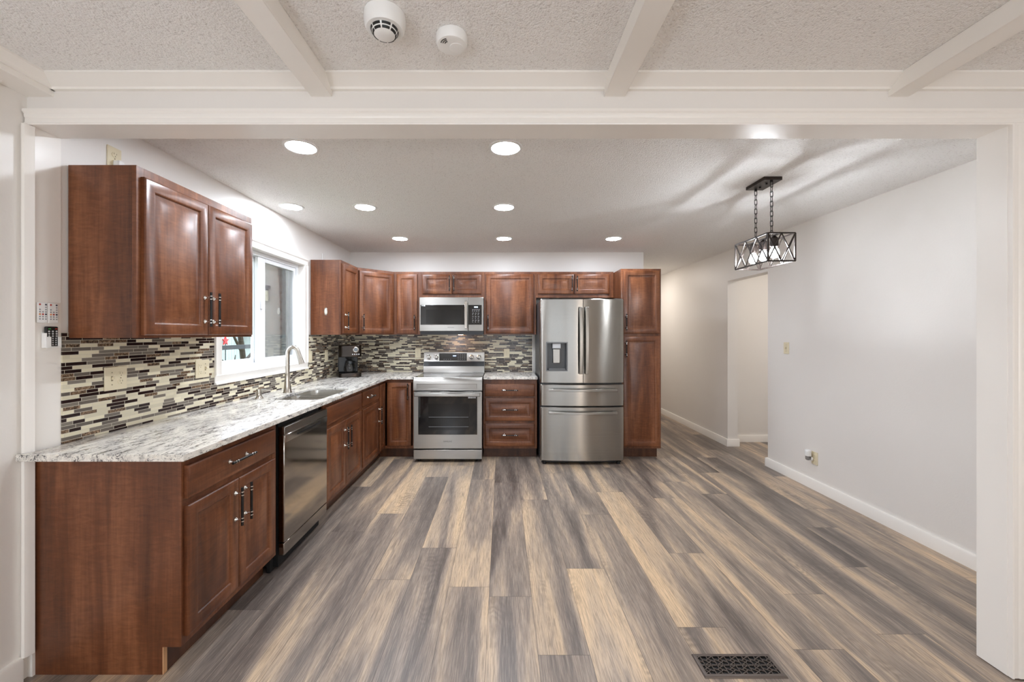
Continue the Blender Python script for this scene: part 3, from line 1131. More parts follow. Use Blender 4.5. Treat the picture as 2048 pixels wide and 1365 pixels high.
# ------------------------------------------------------------------ range
RX_0, RX_1 = -.974, -.217
RC = (RX_0 + RX_1) / 2
YR = 4.50
t = thing('range', 'stainless electric range with glass oven door', 'stove', (RC, 4.85, 0))
MB().box(RX_0 + .004, RX_1 - .004, YR + .045, 5.16, .03, .915).build('body', 'dark_grey_plastic', t)
mb = MB()
mb.box(RX_0, RX_1, YR + .03, 5.07, .915, .930)
ck = mb.build('cooktop', 'black_glass', t, bevel=.003)
for cx, cy, r in ((-.78, 4.72, .115), (-.41, 4.72, .09), (-.78, 4.95, .08), (-.41, 4.95, .105)):
    MB().tube([(cx + r * math.cos(2 * PI * i / 40), cy + r * math.sin(2 * PI * i / 40), .9302) for i in range(40)], .0008, 5, 0, True).build('burner_ring', 'grey_print', ck)
mb = MB().extrude([(0, 0), (.0, .098), (.012, .128), (.030, .142), (.05, .142), (.05, 0)], (RX_0, YR - .0, .790), (RX_1, YR - .0, .790), (0, 1, 0), (0, 0, 1))
fp = mb.build('front_panel', 'steel', t, bevel=.002)
mb = MB().rings(RX_0 + .035, RX_1 - .055, .808, .868, [(0, YR + .001), (0, YR - .003), (.004, YR - .003), (.006, YR - .0004), (.008, YR - .0004)])
mb.build('inset_panel', 'steel', fp)
dr = MB().box(RX_0 + .002, RX_1 - .002, YR - .002, YR + .045, .152, .778).build('oven_door', 'steel', t, bevel=.004)
MB().box(RX_0 + .055, RX_1 - .055, YR - .005, YR - .001, .308, .728).build('window', 'black_glass', dr, bevel=.003)
mb = MB()
mb.box(RX_0 + .165, RX_1 - .145, YR - .0054, YR - .0049, .36, .645)
mb.build('inner_window', 'dark_window', dr)
mb = MB()
for z in (.395, .500):
    mb.cyl((RX_0 + .17, YR - .0058, z), (RX_1 - .15, YR - .0058, z), .0014, 6)
mb.build('oven_rack', 'grey_print', dr)
mb = MB()
mb.box(RX_0 + .022, RX_1 - .022, YR - .060, YR - .038, .733, .768)
for e in (RX_0 + .06, RX_1 - .06):
    mb.box(e - .016, e + .016, YR - .040, YR - .001, .738, .764)
mb.build('handle', 'steel', dr, bevel=.005)
text_mesh('lettering', 'SAMSUNG', .021, 'dark_grey_plastic', dr, (RC - .0, YR - .0026, .232), (R(90), 0, 0))
mb = MB()
for i, (a, b, k) in enumerate(((0, .022, 0), (.024, .046, 0), (.050, .062, 0), (.066, .084, 0))):
    mb.box(RX_1 - .155 + a, RX_1 - .155 + b, YR - .0056, YR - .0052, .706, .722)
mb.build('sticker', 'silver_print', dr)
MB().box(RX_0 + .002, RX_1 - .002, YR, YR + .045, .036, .140).build('storage_drawer', 'steel', t, bevel=.004)
for e in (RX_0 + .05, RX_1 - .05):
    MB().cyl((e, YR + .08, 0), (e, YR + .08, .03), .018, 12).build('foot', 'rubber', t)
# backguard
YG = 5.07
bgd = MB().extrude([(0, .93), (0, 1.015), (.03, 1.07), (.045, 1.188), (.09, 1.188), (.09, .93)], (RX_0, YG, 0), (RX_1, YG, 0), (0, 1, 0), (0, 0, 1)).build('backguard', 'steel', t, bevel=.002)
MB().extrude([(-.002, 1.014), (.0285, 1.071), (.034, 1.071), (.004, 1.014)], (RX_0 + .004, YG, 0), (RX_1 - .004, YG, 0), (0, 1, 0), (0, 0, 1)).build('vent_slot', 'black_plastic', bgd)
mb = MB().extrude([(.0275, 1.080), (.0392, 1.172), (.042, 1.172), (.031, 1.080)], (-.782, YG, 0), (-.438, YG, 0), (0, 1, 0), (0, 0, 1))
ds = mb.build('display', 'black_glass', bgd)
mb = MB()
for i in range(5):
    x = -.607 + i * .008
    mb.obox((x, YG + .0345, 1.140), (.0028, 0, 0), (0, .0004, .0), (0, .0007, .0055))
mb.build('clock_digits', 'lcd', ds)
for r in range(4):
    for c_ in range(4):
        MB().obox((-.545 + c_ * .027, YG + .0286 + r * .0026, 1.096 + r * .0205), (.006, 0, 0), (0, .0004, 0), (0, .0002, .0016)).build('touch_key', 'grey_print', ds)
for c_ in range(4):
    MB().obox((-.72 + c_ * .027, YG + .029, 1.096), (.006, 0, 0), (0, .0004, 0), (0, .0002, .0016)).build('touch_key', 'grey_print', ds)
for x in (-.912, -.818, -.380, -.288):
    k = MB().lathe((x, YG + .035, 1.128), [(.030, 0), (.030, .006), (.024, .008), (.022, .030), (.018, .034)], 24, axis='y').build('knob', 'chrome', bgd)
    MB().box(x - .003, x + .003, YG - .004, YG + .002, 1.128 - .018, 1.128 + .018).build('pointer', 'dark_grey_plastic', k)

# ------------------------------------------------------------------ microwave
MX0, MX1, MY = -.974, -.217, 4.83
t = thing('microwave', 'stainless over-the-range microwave above the stove', 'microwave', ((MX0 + MX1) / 2, 5.0, 1.40))
MB().box(MX0 + .004, MX1 - .004, MY + .03, 5.24, 1.406, 1.843).build('body', 'dark_grey_plastic', t)
split = MX0 + (797 - 128) / 877 * .757
dr = MB().box(MX0, split - .002, MY, MY + .03, 1.446, 1.845).build('door', 'steel', t, bevel=.004)
MB().box(MX0 + .014, split - .045, MY - .003, MY + .001, 1.522, 1.755).build('window', 'black_glass', dr, bevel=.002)
MB().box(MX0 + .08, split - .085, MY - .0036, MY - .0029, 1.535, 1.70).build('inner_window', 'dark_window', dr)
mb = MB().box(split - .042, split - .010, MY - .052, MY - .034, 1.475, 1.797)
for z in (1.49, 1.782):
    mb.box(split - .036, split - .016, MY - .036, MY, z - .012, z + .012)
mb.build('handle', 'chrome', dr, bevel=.004)
text_mesh('lettering', 'SAMSUNG', .017, 'dark_grey_plastic', dr, (MX0 + .372, MY - .001, 1.490), (R(90), 0, 0))
mb = MB().box(MX0 + .026, MX0 + .046, MY - .0045, MY - .003, 1.742, 1.752).box(MX0 + .05, MX0 + .07, MY - .0045, MY - .003, 1.738, 1.754)
mb.build('sticker', 'silver_print', dr)
cp = MB().box(split, MX1, MY, MY + .03, 1.446, 1.845).build('control_panel', 'steel', t, bevel=.004)
kp = MB().box(split + .001, MX1 - .022, MY - .003, MY + .001, 1.522, 1.755).build('keypad', 'black_glass', cp, bevel=.002)
mb = MB()
for i in range(4):
    mb.box(split + .070 + i * .011, split + .078 + i * .011, MY - .0038, MY - .003, 1.722, 1.736)
mb.build('clock_digits', 'lcd', kp)
for r, z in enumerate((1.697, 1.680, 1.655, 1.636, 1.612, 1.592, 1.572, 1.553)):
    for c_ in range(4 if r < 2 else 3):
        st = .024 if r < 2 else .033
        x = split + .046 + c_ * st
        MB().box(x, x + (.016 if r % 2 == 0 else .010), MY - .0036, MY - .003, z, z + .004).build('key', 'silver_print', kp)
mb = MB().box(MX0 + .01, MX1 - .01, MY + .012, MY + .06, 1.404, 1.444)
mb.build('vent_grille', 'black_plastic', t)
lp = MB().cyl((-.51, 5.06, 1.4055), (-.51, 5.06, 1.400), .03, 20).build('task_lamp', 'cook_lamp', t)

# ------------------------------------------------------------------ refrigerator
FX0, FX1, FYE = .412, 1.318, 4.424
t = thing('refrigerator', 'stainless french door refrigerator with ice dispenser', 'refrigerator', ((FX0 + FX1) / 2, 4.8, 0))
MB().box(FX0 + .008, FX1 - .008, 4.475, 5.20, .03, 1.775).build('body', 'dark_grey_plastic', t, bevel=.004)


def bow(x):
    u = (x - FX0) / (FX1 - FX0) * 2 - 1
    y = FYE - .032 * (1 - u * u)
    d_ = min(x - FX0, FX1 - x)
    if d_ < .022:
        y += .020 * (1 - math.sqrt(max(0, 1 - ((.022 - d_) / .022) ** 2)))
    return y


def bowed(name, x0, x1, z0, z1, hole=None):
    xs = set([x0, x1])
    n = 28
    for i in range(n + 1):
        xs.add(x0 + (x1 - x0) * i / n)
    for e in (.003, .007, .012, .018):
        for q in (FX0 + e, FX1 - e):
            if x0 < q < x1:
                xs.add(q)
    zs = [z0, z0 + .005, z1 - .005, z1]
    if hole:
        xs = set(x for x in xs if abs(x - hole[0]) > .006 and abs(x - hole[1]) > .006) | {hole[0], hole[1]}
        zs = [z0, z0 + .005, hole[2], hole[3], z1 - .005, z1]
    xs = sorted(xs)
    mb = MB()
    nz, nx = len(zs), len(xs)
    vs_ = []
    for k, z in enumerate(zs):
        for x in xs:
            vs_.append((x, bow(x) + (.005 if k in (0, nz - 1) else 0), z))
    yb = 4.474
    nb = len(vs_)
    for z in zs:
        for x in xs:
            vs_.append((x, yb, z))
    fs = []
    for k in range(nz - 1):
        for i in range(nx - 1):
            if hole and zs[k] >= hole[2] - 1e-6 and zs[k + 1] <= hole[3] + 1e-6 and xs[i] >= hole[0] - 1e-6 and xs[i + 1] <= hole[1] + 1e-6:
                continue
            a = k * nx + i
            fs.append((a, a + 1, a + nx + 1, a + nx))
    for i in range(nx - 1):
        fs.append((i, nb + i, nb + i + 1, i + 1))
        a = (nz - 1) * nx + i
        fs.append((a, a + 1, nb + a + 1, nb + a))
    for k in range(nz - 1):
        a, b = k * nx, k * nx + nx - 1
        fs.append((a, a + nx, nb + a + nx, nb + a))
        fs.append((b, nb + b, nb + b + nx, b + nx))
    mb.add(vs_, fs)
    return mb.build(name, 'steel_v', t)


FS = (1166 - 1004) / 186.3
H_ = (.472, .705, 1.013, 1.326)
dl = bowed('door', FX0, FS - .003, .884, 1.790, H_)
drr = bowed('door', FS + .003, FX1, .884, 1.790)
# dispenser recess
mb = MB()
yb = 4.468
x0, x1, z0, z1 = H_
g = .012
ya, yc = bow(x0) , bow(x1)
for (xa_, xb_, za, zb) in ((x0, x0 + g, z0, z1), (x1 - g, x1, z0, z1), (x0 + g, x1 - g, z0, z0 + g), (x0 + g, x1 - g, z1 - g, z1)):
    mb.box(xa_, xb_, min(ya, yc) - .001, yb, za, zb, 0)
mb.box(x0 + g, x1 - g, yb - .004, yb, z0 + g, z1 - g, 1)
dsp = mb.build('dispenser', ['grey_plastic', 'dark_grey_plastic'], dl)
xm = (x0 + x1) / 2
MB().box(xm - .045, xm + .045, 4.410, 4.46, z1 - .072, z1 - .013).build('spout_housing', 'silver_print', dsp, bevel=.008)
MB().box(xm - .038, xm + .038, 4.428, 4.450, 1.098, 1.250).build('paddle', 'steel', dsp, bevel=.004)
MB().box(x0 + .03, x1 - .02, 4.42, 4.464, z0 + .012, z0 + .028).build('drip_tray', 'grey_plastic', dsp, bevel=.002)


def vhandle(parent, x):
    mb = MB()
    z0, z1 = .985, 1.700
    pts = []
    yf = bow(x)
    n = 14
    vs_, fs = [], []
    for i in range(n + 1):
        u = i / n
        z = z0 + (z1 - z0) * u
        o = .030 + .026 * math.sin(PI * u) ** .8
        for dx_, dy_ in ((-.019, .006), (.019, .006), (.016, -.012), (-.016, -.012)):
            vs_.append((x + dx_, yf - o + dy_, z))
    for i in range(n):
        for j in range(4):
            fs.append((i * 4 + j, i * 4 + (j + 1) % 4, i * 4 + 4 + (j + 1) % 4, i * 4 + 4 + j))
    fs += [(3, 2, 1, 0), tuple(range(n * 4, n * 4 + 4))]
    mb.add(vs_, fs)
    for z in (z0 + .02, z1 - .02):
        mb.box(x - .013, x + .013, yf - .032, yf + .004, z - .018, z + .018)
    mb.build('handle', 'steel', parent, bevel=.003)


vhandle(dl, FS - .030)
vhandle(drr, FS + .033)
dm = bowed('drawer', FX0, FX1, .637, .868)
dlw = bowed('drawer', FX0, FX1, .046, .624)


def hhandle(parent, z):
    mb = MB()
    x0, x1 = .500, 1.236
    n = 18
    vs_, fs = [], []
    for i in range(n + 1):
        u = i / n
        x = x0 + (x1 - x0) * u
        yf = bow(x) - (.026 + .022 * math.sin(PI * u))
        for dz, dy_ in ((-.015, .006), (.017, .006), (.013, -.012), (-.012, -.012)):
            vs_.append((x, yf + dy_, z + dz))
    for i in range(n):
        for j in range(4):
            fs.append((i * 4 + j, i * 4 + (j + 1) % 4, i * 4 + 4 + (j + 1) % 4, i * 4 + 4 + j))
    fs += [(3, 2, 1, 0), tuple(range(n * 4, n * 4 + 4))]
    mb.add(vs_, fs)
    for x in (x0 + .02, x1 - .02):
        mb.box(x - .018, x + .018, bow(x) - .028, bow(x) + .003, z - .011, z + .011)
    mb.build('handle', 'steel', parent, bevel=.003)


hhandle(dm, .812)
hhandle(dlw, .568)
for x in (FX0 + .05, FX1 - .05):
    MB().cyl((x, 4.47, 0), (x, 4.47, .032), .02, 14).build('foot', 'rubber', t)
for x in (FX0 + .06, FX1 - .06):
    MB().box(x - .04, x + .04, 4.44, 4.54, 1.778, 1.797).build('hinge_cover', 'dark_grey_plastic', t, bevel=.003)
MB().box(FX0 + .02, FX1 - .02, 4.476, 4.49, .012, .046).build('toe_grille', 'black_plastic', t)

# ------------------------------------------------------------------ coffee maker
t = thing('coffee_maker', 'black and steel drip coffee maker in the counter corner', 'coffee maker', (-1.740, 4.68, CT), R(22))
mb = MB().prism(rrect(-.12, .125, -.145, .10, .05), 0, .047)
mb.build('base', ['steel_dark'], t, world=False, bevel=.004)
MB().box(-.12, .09, .01, .10, .047, .34).build('water_tank', 'black_plastic', t, world=False, bevel=.008)
MB().box(-.1225, -.1205, .03, .048, .10, .30).build('level_window', 'silver_print', t, world=False)
hd = MB().prism(rrect(-.12, .125, -.13, .10, .05), .225, .355).build('brew_head', 'steel_dark', t, world=False, bevel=.006)
MB().lathe((.062, -.13, .308), [(.030, -.002), (.030, .006), (.026, .008)], 24, axis='y').build('dial', 'chrome', hd, world=False)
tag(MB().lathe((.062, -.139, .308), [(.021, -.002), (.021, .002)], 24, axis='y').build('clock_face', 'black_glass', hd, world=False), 'black clock face')
for i in range(4):
    MB().box(.022 + i * .022, .034 + i * .022, -.134, -.128, .250, .262).build('button', 'silver_print', hd, world=False)
MB().lathe((0, -.04, .19), [(.03, 0), (.055, .036)], 24).build('filter_basket', 'black_plastic', t, world=False)
t2 = thing('coffee_carafe', 'glass coffee carafe standing in the coffee maker', 'carafe', (-1.725, 4.643, CT + .048), R(22))
MB().lathe((0, 0, 0), [(.045, 0), (.058, .006), (.062, .04), (.060, .07), (.048, .105), (.042, .118)], 28).build('jar', 'carafe_glass', t2, world=False)
MB().lathe((0, 0, .103), [(.0495, 0), (.047, .008), (.043, .016), (.043, .030), (.02, .034)], 28).build('lid', 'black_plastic', t2, world=False)
MB().tube([(.035, -.030, .118), (.060, -.060, .115), (.066, -.066, .07), (.052, -.050, .015)], [.010, .012, .011, .008], 10).build('handle', 'black_plastic', t2, world=False)


# ------------------------------------------------------------------ plates on the walls
def plate(name, label, cat, kind, center, wdt, face, group=None):
    """face: 'x+' (left wall), 'x-' (right wall), 'y-' (back wall); built facing -y then turned"""
    rot = {'x+': R90, 'x-': -R90, 'y-': 0.0}[face]
    t_ = thing(name, label, cat, center, rot, group)
    MB().box(-wdt / 2, wdt / 2, -.006, 0, -.0575, .0575).build('plate', 'ivory_plastic', t_, world=False, bevel=.002)

    def duplex(cx):
        for s_ in (-1, 1):
            z = s_ * .0195
            o = MB().lathe((cx, -.006, z), [(.0165, -.001), (.0165, .002), (.0155, .003)], 20, axis='y', sy=.85).build('receptacle', 'ivory_plastic', t_, world=False)
            MB().box(cx - .0075, cx - .0055, -.0098, -.0088, z + .001, z + .009).box(cx + .0055, cx + .0075, -.0098, -.0088, z + .001, z + .008).cyl((cx, -.0098, z - .007), (cx, -.0085, z - .007), .0025, 10).build('slots', 'ivory_dark', o, world=False)
        MB().cyl((cx, -.0075, 0), (cx, -.005, 0), .003, 10).build('screw', 'ivory_dark', t_, world=False)

    def toggle(cx):
        MB().box(cx - .005, cx + .005, -.007, -.005, -.012, .012).build('slot', 'ivory_dark', t_, world=False)
        MB().bar((cx, -.005, -.001), (cx, -.020, .008), .008, .009).build('toggle', 'ivory_plastic', t_, world=False)
        for z in (.030, -.030):
            MB().cyl((cx, -.0075, z), (cx, -.005, z), .0028, 10).build('screw', 'ivory_dark', t_, world=False)

    def gfci(cx):
        o = MB().box(cx - .0165, cx + .0165, -.009, -.005, -.0335, .0335).build('receptacle', 'ivory_plastic', t_, world=False, bevel=.001)
        m_ = MB()
        for z in (-.02, .02):
            m_.box(cx - .0075, cx - .0055, -.0098, -.0088, z - .002, z + .007).box(cx + .0055, cx + .0075, -.0098, -.0088, z - .002, z + .006).cyl((cx, -.0098, z - .008), (cx, -.0085, z - .008), .0025, 10)
        m_.build('slots', 'ivory_dark', o, world=False)
    if kind == 'toggle+duplex':
        toggle(-.023); duplex(.023)
    elif kind == 'gfci+toggle':
        gfci(-.023); toggle(.023)
    elif kind == 'duplex':
        duplex(0)
    elif kind == 'toggle':
        toggle(0)
    elif kind == 'blank':
        MB().box(-.0165, .0165, -.009, -.005, -.0335, .0335).build('rocker', 'ivory_plastic', t_, world=False, bevel=.002)
    return t_


xs_ = XL + .0085
plate('switch_plate', 'ivory plate with a toggle and an outlet nearest the opening', 'switch plate', 'toggle+duplex', (xs_, 2.045, 1.193), .118, 'x+')
plate('switch_plate', 'ivory plate with an outlet and a toggle just left of the window', 'switch plate', 'gfci+toggle', (xs_, 2.636, 1.190), .118, 'x+')
plate('switch_plate', 'single ivory plate close to the right of the window', 'switch plate', 'blank', (xs_, 4.12, 1.184), .075, 'x+')
plate('switch_plate', 'single ivory plate on the left wall nearest the coffee maker', 'switch plate', 'blank', (xs_, 4.50, 1.180), .075, 'x+')
plate('wall_outlet', 'ivory outlet on the tile left of the range', 'outlet', 'duplex', (-1.074, YB - .0085, 1.166), .073, 'y-')
plate('wall_outlet', 'ivory outlet on the tile right of the range', 'outlet', 'duplex', (.060, YB - .0085, 1.166), .073, 'y-')
plate('wall_outlet', 'white outlet above the large wall cabinet', 'outlet', 'duplex', (XL + .0005, 2.045, 2.287), .073, 'x+')
plate('light_switch', 'ivory light switch on the right wall', 'light switch', 'toggle', (XR - .0005, 4.09, 1.272), .073, 'x-')
plate('wall_outlet', 'ivory outlet low on the right wall behind the plug-in freshener', 'outlet', 'duplex', (XR - .0005, 3.72, .285), .073, 'x-')
t = thing('power_plug', 'white plug in the outlet above the large wall cabinet', 'plug', (XL + .01, 2.045, 2.262))
MB().box(XL + .0095, XL + .045, 2.030, 2.06, 2.247, 2.277).build('plug_body', 'white_plastic', t, bevel=.006)
MB().tube([(XL + .04, 2.045, 2.25), (XL + .055, 2.05, 2.22), (XL + .05, 2.10, 2.18), (XL + .04, 2.25, 2.168)], .003, 8).build('cord', 'white_plastic', t)
t = thing('air_freshener', 'white plug-in air freshener low on the right wall', 'air freshener', (XR - .03, 3.735, .26))
MB().lathe((XR - .045, 3.745, .300), [(.024, 0), (.026, .006), (.026, .048), (.024, .054), (.015, .056)], 20).build('refill_cover', 'white_plastic', t)
MB().lathe((XR - .045, 3.745, .262), [(.012, 0), (.020, .006), (.021, .038)], 20).build('bottle', 'carafe_glass', t)
MB().box(XR - .030, XR - .011, 3.722, 3.758, .258, .292).build('plug_body', 'white_plastic', t, bevel=.008)

# cords and hook
tag(MB().tube([(XL + .010, 4.40, 2.275), (XL + .008, 4.40, 2.23), (XL + .012, 4.41, 2.18), (XL + .03, 4.43, 2.166), (XL + .07, 4.50, 2.168), (XL + .05, 4.56, 2.172), (XL + .03, 4.50, 2.168)], .004, 8).build('cord', 'white_plastic'),
    'short white cord on top of the wall cabinet right of the window', 'cord')
tag(MB().tube([(XL + .023, 3.40, 2.150), (XL + .030, 3.40, 2.168), (XL + .034, 3.43, 2.178), (XL + .03, 3.47, 2.172), (XL + .02, 3.48, 2.155)], .003, 8).build('cord_clip', 'white_plastic'),
    'small clear wire clip on top of the window casing', 'clip')
t = thing('oval_hook', 'small oval shell hook on the cabinet side right of the window', 'hook', (-1.778, 4.138, 1.64))
MB().lathe((-1.778, 4.1405, 1.64), [(.017, 0), (.017, .004), (.014, .006)], 28, axis='y', sy=2.4).build('rim', 'nickel', t)
MB().lathe((-1.778, 4.136, 1.64), [(.013, 0), (.010, .006), (.004, .009)], 28, axis='y', sy=2.5).build('cabochon', 'shell', t)

# remotes on the left jamb
xj = XNL + .021
for i, (y0, lab) in enumerate(((1.702, 'white remote on the left jamb, left of the white pair'), (1.7435, 'white remote on the left jamb, right of the white pair'))):
    t = thing('remote_control', lab, 'remote control', (xj, y0 + .02, 1.504))
    MB().box(xj + .0005, xj + .008, y0, y0 + .0395, 1.461, 1.547).build('shell', 'white_plastic', t, bevel=.003)
    rows = [(1.538, (0, None, 3)), (1.527, (None, None, 5)), (1.517, (5, None, 5)), (1.507, (5, 5, 5)), (1.497, (1, 2, 3)), (1.487, (5, 5, 5)), (1.477, (5, 5, 5))]
    names = {0: 'red_print', 1: 'orange_print', 2: 'red_print', 3: 'navy_print', 5: 'grey_print'}
    for key in ('red_print', 'orange_print', 'navy_print', 'grey_print'):
        for z, cols in rows:
            for j, c_ in enumerate(cols):
                if c_ is not None and names[c_] == key:
                    yy = y0 + .0085 + j * .0113
                    MB().cyl((xj + .0075, yy, z), (xj + .0088, yy, z), .0037 if key != 'grey_print' else .0030, 12).build('button', key, t)
t = thing('remote_control', 'black remote with green and red keys in a white cradle', 'remote control', (xj, 1.752, 1.40))
MB().box(xj + .004, xj + .013, 1.728, 1.778, 1.362, 1.446).build('shell', 'black_plastic', t, bevel=.004)
tag(MB().box(xj + .0125, xj + .0142, 1.738, 1.747, 1.434, 1.438).build('button', 'green_print', t), 'green key')
tag(MB().box(xj + .0125, xj + .0142, 1.764, 1.773, 1.434, 1.438).build('button', 'red_print', t), 'red key')
for r_ in range(3):
    for j in range(3):
        MB().cyl((xj + .0125, 1.7405 + j * .0145, 1.425 - r_ * .010), (xj + .0142, 1.7405 + j * .0145, 1.425 - r_ * .010), .0038, 12).build('button', 'silver_print', t)
for r_ in range(4):
    for j in range(2):
        MB().cyl((xj + .0125, 1.755 + j * .0125, 1.395 - r_ * .009), (xj + .0142, 1.755 + j * .0125, 1.395 - r_ * .009), .003, 12).build('button', 'silver_print', t)
t = thing('remote_cradle', 'white wall cradle holding the black remote', 'holder', (xj, 1.75, 1.38))
mb = MB().box(xj + .0005, xj + .003, 1.722, 1.784, 1.355, 1.42).box(xj + .0031, xj + .020, 1.722, 1.7275, 1.355, 1.418).box(xj + .0031, xj + .020, 1.7785, 1.784, 1.355, 1.402)
mb.box(xj + .0031, xj + .020, 1.7275, 1.7785, 1.355, 1.3615)
mb.box(xj + .0155, xj + .020, 1.7275, 1.744, 1.3615, 1.402).box(xj + .0155, xj + .020, 1.772, 1.7785, 1.3615, 1.402)
mb.build('tray', 'white_plastic', t, bevel=.001)


# ------------------------------------------------------------------ lights
def downlight(label, x, y, group, mat='led'):
    t_ = thing('recessed_light', label, 'ceiling light', (x, y, CE), 0, group)
    MB().lathe((0, 0, 0), [(.096, -.0005), (.094, -.006), (.080, -.008), (.076, -.004), (.076, -.0005)], 36).build('trim_ring', 'white_plastic', t_, world=False)
    MB().lathe((0, 0, 0), [(.0755, -.0008), (.0755, -.0055), (.07, -.0075), (.04, -.0085)], 28).build('lens', mat, t_, world=False)
    return t_


def hy(ypx):
    return 820 * (CE - EYE) / (668 - ypx)


lights = [(602, 293, 'recessed ceiling light in the front row, left, above the large wall cabinet side'),
          (1011, 295, 'recessed ceiling light in the front row near the middle'),
          (583, 413, 'recessed ceiling light close above the window wall'),
          (730, 414, 'recessed ceiling light in the second row, right of the one by the window wall'),
          (1008, 414, 'recessed ceiling light in the second row near the middle'),
          (800, 477, 'recessed ceiling light in the rear row above the left counter'),
          (1008, 477, 'recessed ceiling light in the rear row in front of the wide wall cabinet'),
          (1227, 477, 'recessed ceiling light in the rear row above the refrigerator')]
for px, py, lab in lights:
    Y = hy(py)
    downlight(lab, (px - 1004) * Y / 820, Y, 'kitchen recessed lights')
for x, y, lab in ((-1.3, .35, 'added fill downlight of the front room, front left'), (1.05, .35, 'added fill downlight of the front room, front middle'),
                  (3.2, .35, 'added fill downlight of the front room, front right'), (-.2, -1.6, 'added fill downlight of the front room, rear left'), (2.4, -1.6, 'added fill downlight of the front room, rear right')):
    downlight(lab, x, y, 'added front room fill lights', 'led_fill')  # unseen downlights added to light the front room
downlight('recessed light of the hall behind the pantry', 2.12, 7.0, None, 'hall_led')
downlight('recessed light of the room through the passage', 3.75, 4.4, None, 'hall_led')

# globe lamps added behind the viewer to brighten ceiling and front room
for x, y, lab, gm in ((-1.25, -1.0, 'fill globe added behind the viewer near the left wall', 'globe'), (1.9, -1.7, 'warm fill globe added behind the viewer, right', 'globe_fill_warm')):
    t = thing('fill_globe_lamp', lab, 'fill lamp', (x, y, 0))
    MB().lathe((0, 0, 0), [(.14, 0), (.14, .015), (.03, .03)], 28).build('base', 'black_metal', t, world=False)
    MB().cyl((0, 0, .025), (0, 0, 1.06), .012, 12).build('pole', 'black_metal', t, world=False)
    MB().lathe((0, 0, 1.20), [(.15 * math.cos(R(a)), .15 * math.sin(R(a))) for a in range(-85, 90, 17)], 18).build('globe_shade', gm, t, world=False)

# pendant
PX = 1.80
t = thing('pendant_light', 'black cage pendant with three bulbs on two chains', 'pendant light', (PX, 2.823, CE))
mb = MB().box(PX - .060, PX + .060, 2.720, 2.925, CE - .022, CE - .0005)
cn = mb.build('canopy', 'bronze_black', t, bevel=.001)
MB().cyl((PX + .0, 2.79, CE - .030), (PX, 2.79, CE - .021), .007, 12).cyl((PX, 2.86, CE - .030), (PX, 2.86, CE - .021), .007, 12).build('cap_nut', 'black_metal', cn)
B0, B1, ZT, ZB, HW = 2.640, 3.006, 2.065, 1.885, .0875
for cy in (2.738, 2.908):
    mb = MB()
    zt, zb = CE - .030, ZT + .004
    mb.cyl((PX, cy, CE - .034), (PX, cy, CE - .021), .009, 12)
    n = 11
    pitch = (zt - zb) / n
    for i in range(n):
        zc = zt - pitch * (i + .5)
        hh, ww_ = pitch * .5 + .004, .0085
        pts = []
        for q in range(16):
            a = 2 * PI * q / 16
            u = ww_ * math.cos(a)
            v = (hh - ww_) * (1 if math.sin(a) > 0 else -1) + ww_ * math.sin(a)
            pts.append((PX + u, cy, zc + v) if i % 2 == 0 else (PX, cy + u, zc + v))
        mb.tube(pts, .0022, 6, 0, True)
    mb.build('chain', 'black_metal', t)
mb = MB()
th = .009
for x in (PX - HW, PX + HW):
    for z in (ZT, ZB):
        mb.bar((x, B0, z), (x, B1, z), th, th)
for y in (B0, B1):
    for z in (ZT, ZB):
        mb.bar((PX - HW, y, z), (PX + HW, y, z), th, th)
    for x in (PX - HW, PX + HW):
        mb.bar((x, y, ZB), (x, y, ZT), th, th, (0, 1, 0))
mb.bar((PX, B0, ZT), (PX, B1, ZT), .022, .006)
n = 3
for x in (PX - HW, PX + HW):
    for i in range(n):
        a, b = B0 + (B1 - B0) * i / n, B0 + (B1 - B0) * (i + 1) / n
        mb.bar((x, a, ZB), (x, b, ZT), .007, .005, (1, 0, 0))
        mb.bar((x, a, ZT), (x, b, ZB), .007, .005, (1, 0, 0))
for y in (B0, B1):
    for i in range(2):
        a, b = PX - HW + HW * i, PX - HW + HW * (i + 1)
        mb.bar((a, y, ZB), (b, y, ZT), .007, .005, (0, 1, 0))
        mb.bar((a, y, ZT), (b, y, ZB), .007, .005, (0, 1, 0))
mb.build('cage', 'bronze_black', t)
for cy in (2.71, 2.823, 2.936):
    s_ = MB().lathe((PX, cy, ZT - .062), [(.021, -.012), (.024, -.008), (.024, .042), (.013, .054), (.006, .060)], 20).build('socket', 'bronze_black', t)
    b_ = MB().lathe((PX, cy, ZT - .062), [(.012, 0), (.014, -.014), (.026, -.036), (.030, -.056), (.026, -.074), (.014, -.086), (.004, -.089)], 20).build('bulb', 'bulb_glass', t)
    MB().lathe((PX, cy, ZT - .062), [(.003, -.030), (.0065, -.034), (.0065, -.066), (.003, -.070)], 8).build('filament', 'filament', b_)

